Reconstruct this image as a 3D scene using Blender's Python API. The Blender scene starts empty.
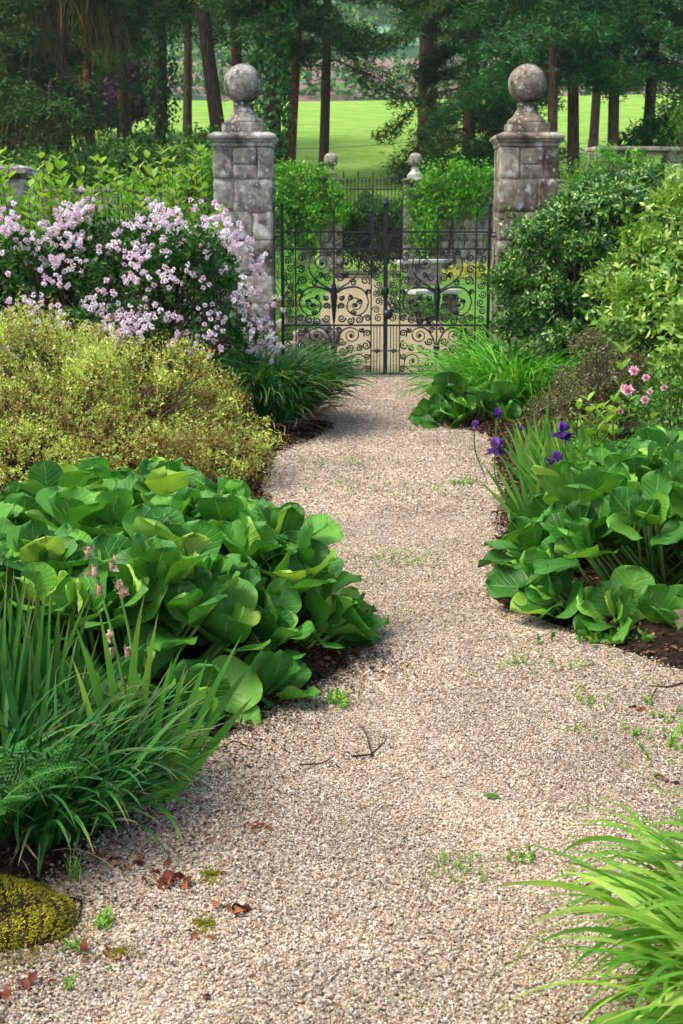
import bpy, math
import numpy as np
from math import radians, sin, cos, pi
from mathutils import Vector

# ------------------------------------------------------------------ camera, sky, sun, exposure
scene = bpy.context.scene
COL = scene.collection
CAM_H = 1.6
cam_data = bpy.data.cameras.new("camera")
cam = bpy.data.objects.new("camera", cam_data)
COL.objects.link(cam)
cam.location = (0, 0, CAM_H)
cam.rotation_euler = (radians(90 - 11.76), 0, 0)
cam_data.sensor_fit = 'VERTICAL'
cam_data.sensor_height = 36
cam_data.lens = 50
cam_data.clip_start = 0.05
cam_data.clip_end = 3000
cam_data.dof.use_dof = True
cam_data.dof.focus_distance = 5.0
cam_data.dof.aperture_fstop = 11.0
scene.camera = cam
scene.render.resolution_x = 683
scene.render.resolution_y = 1024

SUN_EL, SUN_AZ = radians(58), radians(-112)      # azimuth measured from +Y (view direction) towards +X; the sun stands to the left
world = bpy.data.worlds.new("World")
scene.world = world
world.use_nodes = True
wn = world.node_tree
bg = wn.nodes["Background"]
sky = wn.nodes.new("ShaderNodeTexSky")
sky.sky_type = 'NISHITA'
sky.sun_disc = False
sky.sun_elevation = SUN_EL
sky.sun_rotation = SUN_AZ
sky.air_density = 1.0
sky.dust_density = 3.0
sky.ozone_density = 0.6
wn.links.new(sky.outputs[0], bg.inputs[0])
bg.inputs[1].default_value = 0.15
sun_data = bpy.data.lights.new("sun", 'SUN')
sun_data.energy = 1.6
sun_data.angle = radians(18.0)
sun_data.color = (1.0, 0.95, 0.86)
sun = bpy.data.objects.new("sun", sun_data)
COL.objects.link(sun)
sd = Vector((sin(SUN_AZ) * cos(SUN_EL), cos(SUN_AZ) * cos(SUN_EL), sin(SUN_EL)))
sun.rotation_euler = sd.to_track_quat('Z', 'Y').to_euler()
scene.view_settings.view_transform = 'Standard'
scene.view_settings.look = 'None'
scene.view_settings.exposure = 1.15
scene.view_settings.gamma = 1
scene.cycles.use_denoising = True
scene.cycles.max_bounces = 7
scene.cycles.diffuse_bounces = 3
scene.cycles.glossy_bounces = 2
scene.cycles.transmission_bounces = 4
scene.cycles.transparent_max_bounces = 4

R = np.random.default_rng(7)

# ------------------------------------------------------------------ helpers: numbers
def nrm(a):
    return a / np.maximum(np.linalg.norm(a, axis=-1, keepdims=True), 1e-9)

def rvec(n):
    return nrm(R.normal(size=(n, 3)))

PITCH = radians(11.76)
F = 1422.2
def ray(px, py):
    u, v = (px - 341.5) / F, (512 - py) / F
    return np.array([u, cos(PITCH) + v * sin(PITCH), -sin(PITCH) + v * cos(PITCH)])
def gp(px, py):
    "the ground point seen at a pixel"
    d = ray(px, py)
    t = -CAM_H / d[2]
    return np.array([d[0] * t, d[1] * t, 0.0])
def at(px, py, Y):
    "the point seen at a pixel, Y metres ahead"
    d = ray(px, py)
    t = Y / d[1]
    return np.array([d[0] * t, Y, CAM_H + d[2] * t])

def wob(p, s=1.0, seed=0.0):
    "cheap smooth noise of 3-D points, about -1..1"
    x, y, z = p[..., 0] * s + seed, p[..., 1] * s + seed * 1.7, p[..., 2] * s - seed
    return (np.sin(x * 1.7 + 1.3 * np.sin(y * 1.1 + z)) + np.sin(y * 2.3 + 1.1 * np.sin(z * 1.9 + x * .7)) + np.sin(z * 1.9 + np.sin(x * 2.1 - y))) / 3

# ------------------------------------------------------------------ helpers: mesh building
class Geo:
    def __init__(self):
        self.v, self.loops, self.cnt, self.rnd, self.uv, self.mat, self.n = [], [], [], [], [], [], 0
        self.smooth = []
    def add(self, V, Fc, rnd=0.5, uv=None, mat=0, smooth=True):
        V = np.asarray(V, dtype=np.float32).reshape(-1, 3)
        Fc = np.asarray(Fc, dtype=np.int64)
        m, k = Fc.shape
        self.v.append(V)
        self.loops.append((Fc + self.n).ravel())
        self.cnt.append(np.full(m, k))
        self.rnd.append(np.broadcast_to(np.asarray(rnd, dtype=np.float32), (m,)).copy())
        self.uv.append(np.zeros((m * k, 2), np.float32) if uv is None else np.asarray(uv, np.float32)[Fc.ravel()])
        self.mat.append(np.full(m, mat))
        self.smooth.append(np.full(m, smooth))
        self.n += len(V)
    def inst(self, tmpl, pos, Yd, Zd, scale, rnd=None, xs=None, mat=0, smooth=True):
        "copies of a leaf-like template (length on +Y, upper side +Z) merged into this mesh"
        tv, tf, tuv = tmpl
        n = len(pos)
        if n == 0: return
        Y = nrm(Yd)
        Z = nrm(Zd - (Zd * Y).sum(1, keepdims=True) * Y)
        X = np.cross(Y, Z)
        sc = np.broadcast_to(np.asarray(scale, float), (n,))[:, None, None]
        xsc = np.ones(n) if xs is None else xs
        t = tv[None] * sc
        P = pos[:, None, :] + t[..., 0:1] * X[:, None] * xsc[:, None, None] + t[..., 1:2] * Y[:, None] + t[..., 2:3] * Z[:, None]
        nv = len(tv)
        Fc = (tf[None] + (np.arange(n) * nv)[:, None, None]).reshape(-1, tf.shape[1])
        r = R.random(n) if rnd is None else rnd
        self.add(P.reshape(-1, 3), Fc, np.repeat(r, len(tf)), np.tile(tuv, (n, 1)), mat, smooth)
    def tubes(self, paths, radii, sides=5, rnd=0.5, mat=0, cap=False):
        "paths (N,K,3), radii (N,K)"
        paths = np.asarray(paths, float)
        if paths.ndim == 2: paths = paths[None]
        N, K, _ = paths.shape
        radii = np.broadcast_to(np.asarray(radii, float), (N, K))
        T = np.gradient(paths, axis=1) if K > 1 else None
        T = nrm(T)
        ref = np.tile(np.array([0.0, 0.0, 1.0]), (N, 1))
        m = nrm(paths[:, -1] - paths[:, 0])
        ref[np.abs(m[:, 2]) > .8] = (1.0, 0.13, 0)
        ref = ref[:, None, :]
        A = nrm(np.cross(T, np.broadcast_to(ref, T.shape)))
        B = np.cross(T, A)
        an = np.arange(sides) / sides * 2 * pi
        P = paths[:, :, None] + radii[:, :, None, None] * (np.cos(an)[None, None, :, None] * A[:, :, None] + np.sin(an)[None, None, :, None] * B[:, :, None])
        V = P.reshape(-1, 3)
        i = np.arange(N)[:, None, None] * K * sides
        k = np.arange(K - 1)[None, :, None] * sides
        s = np.arange(sides)[None, None, :]
        s2 = (s + 1) % sides
        Fc = np.stack(np.broadcast_arrays(i + k + s, i + k + s2, i + k + sides + s2, i + k + sides + s), -1).reshape(-1, 4)
        r = np.broadcast_to(np.asarray(rnd, float), (N,))
        vv = np.repeat(np.linspace(0, 1, K), sides)
        uu = np.tile(np.arange(sides) / sides, K)
        self.add(V, Fc, np.repeat(r, (K - 1) * sides), np.tile(np.stack([uu, vv], -1), (N, 1)), mat)
        if cap:
            for n in range(N):
                for e in (0, K - 1):
                    b = (n * K + e) * sides
                    ring = V[b:b + sides]
                    self.add(ring, np.arange(sides)[None], r[n], None, mat, False)
    def box(self, c, s, rnd=0.5, mat=0, rot=0.0):
        c = np.array(c, float); s = np.array(s, float) / 2
        V = np.array([[x, y, z] for x in (-1, 1) for y in (-1, 1) for z in (-1, 1)]) * s
        if rot:
            V[:, :2] = V[:, :2] @ np.array([[cos(rot), sin(rot)], [-sin(rot), cos(rot)]])
        self.add(V + c, [[0, 1, 3, 2], [4, 6, 7, 5], [0, 4, 5, 1], [2, 3, 7, 6], [0, 2, 6, 4], [1, 5, 7, 3]], rnd, None, mat, False)
    def rough_box(self, c, s, bevel=0.02, n=4, amp=0.004, rnd=0.5, mat=0, seed=0.0, rot=0.0):
        "a worn stone block"
        c = np.array(c, float); h = np.array(s, float) / 2
        g = np.linspace(-1, 1, n + 1)
        g = np.sign(g) * np.abs(g) ** .6
        vs, fs, o = [], [], 0
        for ax in range(3):
            for sg in (-1, 1):
                A, B = np.meshgrid(g, g, indexing='ij')
                P = np.zeros(A.shape + (3,))
                P[..., ax] = sg; P[..., (ax + 1) % 3] = A; P[..., (ax + 2) % 3] = B
                vs.append(P.reshape(-1, 3))
                ii = np.arange(n)[:, None] * (n + 1) + np.arange(n)[None]
                q = np.stack([ii, ii + n + 1, ii + n + 2, ii + 1], -1).reshape(-1, 4)
                if sg < 0: q = q[:, ::-1]
                fs.append(q + o); o += (n + 1) ** 2
        P = np.concatenate(vs) * h
        inner = np.maximum(h - bevel, 1e-4)
        q = np.clip(P, -inner, inner)
        P = q + nrm(P - q) * bevel * (np.abs(P - q).max(1, keepdims=True) > 1e-6)
        P += nrm(P) * (wob(P + c, 18, seed) * amp + wob(P + c, 7, seed + 3) * amp)[:, None]
        if rot:
            P[:, :2] = P[:, :2] @ np.array([[cos(rot), sin(rot)], [-sin(rot), cos(rot)]])
        self.add(P + c, np.concatenate(fs), rnd, None, mat)
    def lathe(self, c, prof, sides=24, rnd=0.5, mat=0, off=0.0, amp=0.0, smooth=True):
        "prof: (radius, z) list, bottom to top; off turns a 4-sided lathe into a square block"
        prof = np.array(prof, float)
        an = np.arange(sides) / sides * 2 * pi + off
        P = np.stack([prof[:, None, 0] * np.cos(an), prof[:, None, 0] * np.sin(an), np.broadcast_to(prof[:, None, 1], (len(prof), sides))], -1)
        P = P.reshape(-1, 3) + np.array(c)
        if amp: P = P + nrm(P - np.array(c) + 1e-6) * (wob(P, 14) * amp)[:, None]
        K = len(prof)
        k = np.arange(K - 1)[:, None] * sides; s = np.arange(sides)[None]
        Fc = np.stack([k + s, k + (s + 1) % sides, k + sides + (s + 1) % sides, k + sides + s], -1).reshape(-1, 4)
        self.add(P, Fc, rnd, None, mat, smooth)
        if prof[-1, 0] > 1e-4: self.add(P[-sides:], np.arange(sides)[None], rnd, None, mat, False)
        if prof[0, 0] > 1e-4: self.add(P[:sides][::-1], np.arange(sides)[None], rnd, None, mat, False)
    def build(self, name, mats, parent=None, loc=None):
        V = np.concatenate(self.v)
        off = np.zeros(3)
        if parent is not None:
            q = parent
            while q is not None:
                off += np.array(q.location); q = q.parent
        elif loc is not None:
            off = np.array(loc, float)
        V = (V - off).astype(np.float32)
        L = np.concatenate(self.loops).astype(np.int32)
        C = np.concatenate(self.cnt).astype(np.int32)
        me = bpy.data.meshes.new(name)
        me.vertices.add(len(V)); me.vertices.foreach_set("co", V.ravel())
        me.loops.add(len(L)); me.loops.foreach_set("vertex_index", L)
        me.polygons.add(len(C))
        st = np.concatenate([[0], np.cumsum(C)[:-1]]).astype(np.int32)
        me.polygons.foreach_set("loop_start", st)
        me.polygons.foreach_set("loop_total", C)
        me.polygons.foreach_set("material_index", np.concatenate(self.mat).astype(np.int32))
        me.polygons.foreach_set("use_smooth", np.concatenate(self.smooth).astype(bool))
        uvl = me.uv_layers.new(name="UVMap")
        uvl.data.foreach_set("uv", np.concatenate(self.uv).astype(np.float32).ravel())
        a = me.attributes.new("rnd", 'FLOAT', 'FACE')
        a.data.foreach_set("value", np.concatenate(self.rnd).astype(np.float32))
        me.update(calc_edges=True)
        me.validate()
        for m in (mats if isinstance(mats, (list, tuple)) else [mats]): me.materials.append(m)
        o = bpy.data.objects.new(name, me)
        COL.objects.link(o)
        if parent is not None: o.parent = parent
        elif loc is not None: o.location = loc
        return o

def thing(name, label, cat, loc=(0, 0, 0), group=None):
    o = bpy.data.objects.new(name, None)
    o.empty_display_size = .1
    COL.objects.link(o)
    o.location = loc
    return tag(o, label, cat, group)
def tag(o, label=None, cat=None, group=None, kind=None):
    if label: o['label'] = label
    if cat: o['category'] = cat
    if group: o['group'] = group
    if kind: o['kind'] = kind
    return o

# ------------------------------------------------------------------ helpers: leaf templates
def leaf_tmpl(ns=3, width=0.5, fold=0.15, bend=0.15, peak=0.45, tipw=0.0, nt=1):
    "length 1 along +Y"
    s = np.linspace(0, 1, ns + 1)
    w = np.sin(pi * np.clip(s, 0, 1) ** (math.log(.5) / math.log(peak))) ** .8 * width / 2
    w[0] = .015; w[-1] = tipw
    t = np.linspace(-1, 1, 2 * nt + 1)
    S, T = np.meshgrid(s, t, indexing='ij')
    Wd = np.broadcast_to(w[:, None], S.shape)
    V = np.stack([T * Wd, S - bend * .3 * S ** 2, np.abs(T) * Wd * fold * 2 - bend * S ** 2], -1).reshape(-1, 3)
    m = 2 * nt + 1
    i = np.arange(ns)[:, None] * m + np.arange(m - 1)[None]
    Fc = np.stack([i, i + 1, i + m + 1, i + m], -1).reshape(-1, 4)
    return V, Fc, np.stack([S.ravel(), T.ravel() * .5 + .5], -1)
def quad_tmpl(width=.4, bend=.1):
    V = np.array([[0, 0, 0], [width / 2, .45, .03], [0, 1, -bend], [-width / 2, .45, .03]])
    return V, np.array([[0, 1, 2, 3]]), np.array([[0, .5], [.5, 1], [1, .5], [.5, 0]])
def round_leaf(seed, nu=12, nv=8):
    "big leathery bergenia leaf: nearly round blade, wavy rim, cupped"
    rg = np.random.default_rng(seed)
    s = np.linspace(0, 1, nu + 1)
    t = np.linspace(-1, 1, nv + 1)
    S, T = np.meshgrid(s, t, indexing='ij')
    w = np.sqrt(np.clip(1 - ((S - .56) / .56) ** 2, 0, 1)) * np.where(S > .56, 1, 1)
    w = np.where(S > .56, np.sqrt(np.clip(1 - ((S - .56) / .44) ** 2, 0.0, 1)), w) * rg.uniform(.46, .53)
    w = np.maximum(w, .012)
    a, b = rg.uniform(0, 6), rg.uniform(0, 6)
    cup, bend = rg.uniform(.2, .9), rg.uniform(-.3, .4)
    wave = rg.uniform(.03, .08)
    x = T * w
    y = S * 1.0 - .05 * np.abs(T) * (S < .3)
    e = np.abs(T) ** 2.2
    z = cup * x ** 2 * (1 if rg.random() < .85 else -.6) - bend * S ** 2 * .6 + wave * e * np.sin(9 * S + a + 2 * T) + wave * S ** 4 * np.sin(5 * T + b)
    z += .05 * (np.abs(T) * w) * 1.2
    # quilting between the side veins
    z += .003 * np.cos((S - .33 * np.abs(T)) * 2 * pi * 7) * (1 - e) 
    V = np.stack([x, y - .15 * bend * S ** 2, z], -1).reshape(-1, 3)
    m = nv + 1
    i = np.arange(nu)[:, None] * m + np.arange(nv)[None]
    Fc = np.stack([i, i + 1, i + m + 1, i + m], -1).reshape(-1, 4)
    return V, Fc, np.stack([S.ravel(), T.ravel() * .5 + .5], -1)

L_SMALL = leaf_tmpl(2, .42, .2, .12)
L_OVAL = leaf_tmpl(3, .5, .15, .18)
L_LANCE = leaf_tmpl(3, .32, .2, .22)
L_GLOSS = leaf_tmpl(3, .42, .12, .25, .5)
L_QUAD = quad_tmpl(.5)
L_CURL = leaf_tmpl(5, .6, .45, .55, .4)
L_NEEDLE = quad_tmpl(.16, .05)
L_PETAL = leaf_tmpl(2, .75, -.2, -.2, .55)
L_BERG = [round_leaf(k) for k in range(16)]

def blades(geo, base, az, L, W, th0, th1, pw=1.6, segs=8, fold=.25, rnd=None, mat=0, tw=0.0, side=0.0, taper=.8, tw0=0.0):
    "strap leaves bending over from th0 to th1 (angle from vertical)"
    N = len(base)
    B = lambda a: np.broadcast_to(np.asarray(a, float), (N,))
    L, W, th0, th1, az, side = B(L), B(W), B(th0), B(th1), B(az), B(side)
    s = np.linspace(0, 1, segs + 1)
    th = th0[:, None] + (th1 - th0)[:, None] * s[None] ** pw
    azs = az[:, None] + side[:, None] * s[None] ** 2
    dx = np.sin(th) * np.cos(azs); dy = np.sin(th) * np.sin(azs); dz = np.cos(th)
    D = np.stack([dx, dy, dz], -1)
    st = (L / segs)[:, None, None]
    C = base[:, None] + np.concatenate([np.zeros((N, 1, 3)), np.cumsum((D[:, :-1] + D[:, 1:]) / 2 * st, axis=1)], 1)
    twa = B(tw)[:, None] * (s[None] * 1.0 + .3) + tw0
    sd = np.stack([-np.sin(azs), np.cos(azs), np.zeros_like(azs)], -1)
    up = np.cross(D, sd)
    sdv = sd * np.cos(twa)[..., None] + up * np.sin(twa)[..., None]
    upv = np.cross(D, sdv)
    w = np.minimum(1, (s + .15) * 4) * (1 - s ** 3) ** taper * .5
    w[-1] = .01
    hw = W[:, None] * w[None]
    l = C + sdv * hw[..., None] - upv * (hw * fold)[..., None] * -1
    r = C - sdv * hw[..., None] + upv * (hw * fold)[..., None]
    P = np.stack([l, C, r], 2)
    K = segs + 1
    V = P.reshape(-1, 3)
    i = np.arange(N)[:, None, None] * K * 3 + np.arange(segs)[None, :, None] * 3 + np.arange(2)[None, None, :]
    Fc = np.stack([i, i + 1, i + 4, i + 3], -1).reshape(-1, 4)
    rr = R.random(N) if rnd is None else rnd
    uv = np.stack([np.tile(np.repeat(s, 3), N), np.tile(np.array([0, .5, 1.]), N * K)], -1)
    geo.add(V, Fc, np.repeat(rr, segs * 2), uv, mat)

def lobe_points(lobes, n, depth=(.78, 1.05), lo=-.35, keep=.82, floor=.02, seed=2.0):
    lobes = np.array(lobes, float)
    C, Rr = lobes[:, :3], lobes[:, 3:6]
    area = (Rr[:, 0] * Rr[:, 1] + Rr[:, 0] * Rr[:, 2] + Rr[:, 1] * Rr[:, 2])
    idx = R.choice(len(lobes), size=n, p=area / area.sum())
    u = rvec(n)
    u[:, 2] = np.where(u[:, 2] < lo, -u[:, 2], u[:, 2])
    d = R.uniform(depth[0], depth[1], n)
    lump = 1 + .10 * wob(u * 3 + C[idx], 1.6, seed)
    p = C[idx] + u * Rr[idx] * (d * lump)[:, None]
    nn = nrm(u / Rr[idx])
    ok = p[:, 2] > floor
    for k in range(len(lobes)):
        q = np.linalg.norm((p - C[k]) / Rr[k], axis=1)
        ok &= (q > keep * .97) | (idx == k) | (R.random(n) < .12)
    return p[ok], nn[ok]

def shoots(geo, p, nn, sl, nl, leaf, size, spread=1.0, out=.8, up=.5, jit=.5, tmpl=L_SMALL, rnd_mode='rand', mat=0, droop=0.0, whorl=2):
    n = len(p)
    d = nrm(nn * out + np.array([0, 0, up]) + R.normal(size=(n, 3)) * jit)
    sls = sl * R.uniform(.6, 1.25, n)
    ref = nrm(np.cross(d, rvec(n)))
    ref2 = np.cross(d, ref)
    base = R.random(n)
    for k in range(nl):
        t = (k + .6) / nl
        an = k * (pi / whorl + .35) if whorl != 2 else k // 2 * pi / 2 + (k % 2) * pi + R.uniform(-.4, .4, n)
        an = np.broadcast_to(an, (n,))
        rad = ref * np.cos(an)[:, None] + ref2 * np.sin(an)[:, None]
        ph = spread * (1.25 - .75 * t) * R.uniform(.75, 1.2, n)
        ld = d * np.cos(ph)[:, None] + rad * np.sin(ph)[:, None] - np.array([0, 0, droop])
        nz = d * np.sin(ph)[:, None] - rad * np.cos(ph)[:, None] + np.array([0, 0, .25])
        pos = p + d * (sls * (t - 1))[:, None]
        sz = leaf * R.uniform(*size, n) * (1.05 - .45 * t)
        if rnd_mode == 'rand': rr = np.clip(base * .5 + R.random(n) * .5, 0, 1)
        elif rnd_mode == 'tip' and tmpl is L_QUAD and leaf < .03: rr = np.clip(t * .6 + .1 + R.normal(size=n) * .2 + .24 * wob(p, 2.6, 5) + .2 * wob(p, 7, 1), 0, 1)
        elif rnd_mode == 'tip': rr = np.clip(t * .75 + R.normal(size=n) * .16 + (base - .5) * .3, 0, 1)
        geo.inst(tmpl, pos, ld, nz, sz, rr, None, mat)
    return d, sls

def branches(geo, root, tips, r0=.012, r1=.003, spread=.12, K=5, sides=4, sag=.0):
    n = len(tips)
    b = np.array(root)[None] + np.concatenate([R.normal(size=(n, 2)) * spread, np.zeros((n, 1))], 1)
    t = np.linspace(0, 1, K)[None, :, None]
    mid = b * .5 + tips * .5 + np.array([0, 0, 1]) * (np.linalg.norm(tips - b, axis=1) * .12)[:, None] + R.normal(size=(n, 3)) * .03
    P = (1 - t) ** 2 * b[:, None] + 2 * t * (1 - t) * mid[:, None] + t ** 2 * tips[:, None]
    rr = r0 + (r1 - r0) * np.linspace(0, 1, K)[None]
    geo.tubes(P, np.broadcast_to(rr, (n, K)), sides, R.random(n))

# ------------------------------------------------------------------ materials
def srgb(h):
    c = [int(h[i:i + 2], 16) / 255 for i in (0, 2, 4)]
    return tuple(x / 12.92 if x <= .04045 else ((x + .055) / 1.055) ** 2.4 for x in c) + (1,)
def new_mat(name):
    m = bpy.data.materials.new(name); m.use_nodes = True
    m.node_tree.nodes.clear()
    return m, m.node_tree.nodes, m.node_tree.links
def ramp(N, cols, pos=None, mode='LINEAR'):
    r = N.new("ShaderNodeValToRGB")
    r.color_ramp.interpolation = mode
    el = r.color_ramp.elements
    pos = pos or [i / max(1, len(cols) - 1) for i in range(len(cols))]
    while len(el) < len(cols): el.new(.5)
    for e, c, p in zip(el, cols, pos): e.position = p; e.color = c if len(c) == 4 else (*c, 1)
    return r
def noise(N, L, scale, detail=4, rough=.6, vec=None):
    n = N.new("ShaderNodeTexNoise"); n.inputs['Scale'].default_value = scale
    n.inputs['Detail'].default_value = detail; n.inputs['Roughness'].default_value = rough
    if vec is not None: L.new(vec, n.inputs['Vector'])
    return n
def mixc(N, L, a, b, f, mode='MIX'):
    m = N.new("ShaderNodeMix"); m.data_type = 'RGBA'; m.blend_type = mode
    for s, v in ((0, f), (6, a), (7, b)):
        if hasattr(v, 'is_linked'): L.new(v, m.inputs[s])
        else: m.inputs[s].default_value = v
    return m.outputs[2]
def math_(N, L, op, a, b=0.0, c=None, clamp=False):
    m = N.new("ShaderNodeMath"); m.operation = op; m.use_clamp = clamp
    for s, v in ((0, a), (1, b), (2, c)):
        if v is None: continue
        if hasattr(v, 'is_linked'): L.new(v, m.inputs[s])
        else: m.inputs[s].default_value = v
    return m.outputs[0]

def foliage(name, cols, rough=.5, trans=.3, spec=.35, var=.35, vscale=3.0, veins=None, tcol=None, pos=None, warm=(1.28, 1.06, .72)):
    m, N, L = new_mat(name)
    at_ = N.new("ShaderNodeAttribute"); at_.attribute_name = "rnd"
    rp = ramp(N, [tuple(v * w for v, w in zip(srgb(c)[:3], warm)) + (1,) for c in cols], pos)
    L.new(at_.outputs['Fac'], rp.inputs[0])
    tc = N.new("ShaderNodeTexCoord")
    nz = noise(N, L, vscale, 3, .6, tc.outputs['Object'])
    v = N.new("ShaderNodeMapRange"); L.new(nz.outputs['Fac'], v.inputs[0])
    v.inputs[1].default_value = .3; v.inputs[2].default_value = .7
    v.inputs[3].default_value = 1 - var; v.inputs[4].default_value = 1 + var
    hs = N.new("ShaderNodeHueSaturation"); L.new(rp.outputs[0], hs.inputs['Color']); L.new(v.outputs[0], hs.inputs['Value'])
    col = hs.outputs[0]
    bump = None
    if veins:
        uv = N.new("ShaderNodeUVMap"); sp = N.new("ShaderNodeSeparateXYZ"); L.new(uv.outputs[0], sp.inputs[0])
        if veins == 'berg':
            a = math_(N, L, 'ABSOLUTE', math_(N, L, 'SUBTRACT', sp.outputs[1], .5))
            a2 = math_(N, L, 'MULTIPLY', a, 2.0)
            q = math_(N, L, 'SUBTRACT', sp.outputs[0], math_(N, L, 'MULTIPLY', math_(N, L, 'POWER', a2, .8), .36))
            nn = noise(N, L, 16, 3, .6, tc.outputs['Object'])
            q = math_(N, L, 'ADD', q, math_(N, L, 'MULTIPLY', nn.outputs['Fac'], .16))
            w = math_(N, L, 'SINE', math_(N, L, 'MULTIPLY', q, 2 * pi * 6.5))
            vein = math_(N, L, 'POWER', math_(N, L, 'MULTIPLY_ADD', w, .5, .5), 10.0)
            mid = math_(N, L, 'LESS_THAN', a2, .035)
            ll = math_(N, L, 'MAXIMUM', math_(N, L, 'MULTIPLY', vein, .17), math_(N, L, 'MULTIPLY', mid, .45))
            col = mixc(N, L, col, (.26, .42, .13, 1), ll)
            ed = math_(N, L, 'MAXIMUM', math_(N, L, 'POWER', a2, 3.0), math_(N, L, 'POWER', sp.outputs[0], 6.0))
            nb = noise(N, L, 14, 4, .7, tc.outputs['Object'])
            eb = N.new("ShaderNodeMapRange"); L.new(math_(N, L, 'MULTIPLY', ed, nb.outputs['Fac']), eb.inputs[0]); eb.inputs[1].default_value = .54; eb.inputs[2].default_value = .64
            col = mixc(N, L, col, (.20, .13, .04, 1), math_(N, L, 'MULTIPLY', eb.outputs[0], .8))
            fine = noise(N, L, 60, 3, .6, tc.outputs['Object'])
            hh = math_(N, L, 'ADD', math_(N, L, 'MULTIPLY', vein, -.8), math_(N, L, 'MULTIPLY', fine.outputs['Fac'], .5))
            bp = N.new("ShaderNodeBump"); bp.inputs['Strength'].default_value = .5; bp.inputs['Distance'].default_value = .004
            L.new(hh, bp.inputs['Height']); bump = bp
        else:   # long parallel ribs of strap leaves
            w = math_(N, L, 'SINE', math_(N, L, 'MULTIPLY', sp.outputs[1], 2 * pi * 5))
            bp = N.new("ShaderNodeBump"); bp.inputs['Strength'].default_value = .35; bp.inputs['Distance'].default_value = .002
            L.new(w, bp.inputs['Height']); bump = bp
            tip = math_(N, L, 'POWER', sp.outputs[0], 9.0)
            pick = math_(N, L, 'GREATER_THAN', math_(N, L, 'FRACT', math_(N, L, 'MULTIPLY', at_.outputs['Fac'], 17.0)), .55)
            col = mixc(N, L, col, (.30, .22, .09, 1), math_(N, L, 'MULTIPLY', math_(N, L, 'MULTIPLY', tip, pick), .85))
    P = N.new("ShaderNodeBsdfPrincipled")
    L.new(col, P.inputs['Base Color']); P.inputs['Roughness'].default_value = rough
    P.inputs['Specular IOR Level'].default_value = spec
    out = N.new("ShaderNodeOutputMaterial")
    if bump: L.new(bump.outputs[0], P.inputs['Normal'])
    if trans > 0:
        T = N.new("ShaderNodeBsdfTranslucent")
        tcn = mixc(N, L, col, tcol or (1.25, 1.3, .55, 1), 1.0, 'MULTIPLY')
        L.new(tcn, T.inputs['Color'])
        if bump: L.new(bump.outputs[0], T.inputs['Normal'])
        mx = N.new("ShaderNodeMixShader"); mx.inputs[0].default_value = trans
        L.new(P.outputs[0], mx.inputs[1]); L.new(T.outputs[0], mx.inputs[2]); L.new(mx.outputs[0], out.inputs[0])
    else:
        L.new(P.outputs[0], out.inputs[0])
    return m

def simple(name, cols, scale=8, rough=.8, bump=.3, bdist=.01, spec=.3, detail=6, metallic=0, stretch=None, rndmix=0.0):
    m, N, L = new_mat(name)
    tc = N.new("ShaderNodeTexCoord")
    vec = tc.outputs['Object']
    if stretch:
        mp = N.new("ShaderNodeMapping"); mp.inputs['Scale'].default_value = stretch; L.new(vec, mp.inputs[0]); vec = mp.outputs[0]
    nz = noise(N, L, scale, detail, .65, vec)
    fac = nz.outputs['Fac']
    if rndmix:
        a = N.new("ShaderNodeAttribute"); a.attribute_name = 'rnd'
        fac = math_(N, L, 'ADD', fac, math_(N, L, 'MULTIPLY', math_(N, L, 'SUBTRACT', a.outputs['Fac'], .5), rndmix))
    k = len(cols)
    rp = ramp(N, [srgb(c) for c in cols], [.3 + .4 * i / max(1, k - 1) for i in range(k)])
    L.new(fac, rp.inputs[0])
    P = N.new("ShaderNodeBsdfPrincipled"); L.new(rp.outputs[0], P.inputs['Base Color'])
    P.inputs['Roughness'].default_value = rough; P.inputs['Specular IOR Level'].default_value = spec; P.inputs['Metallic'].default_value = metallic
    n2 = noise(N, L, scale * 3, 8, .7, vec)
    b = N.new("ShaderNodeBump"); b.inputs['Strength'].default_value = bump; b.inputs['Distance'].default_value = bdist
    L.new(n2.outputs['Fac'], b.inputs['Height']); L.new(b.outputs[0], P.inputs['Normal'])
    out = N.new("ShaderNodeOutputMaterial"); L.new(P.outputs[0], out.inputs[0])
    return m

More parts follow.
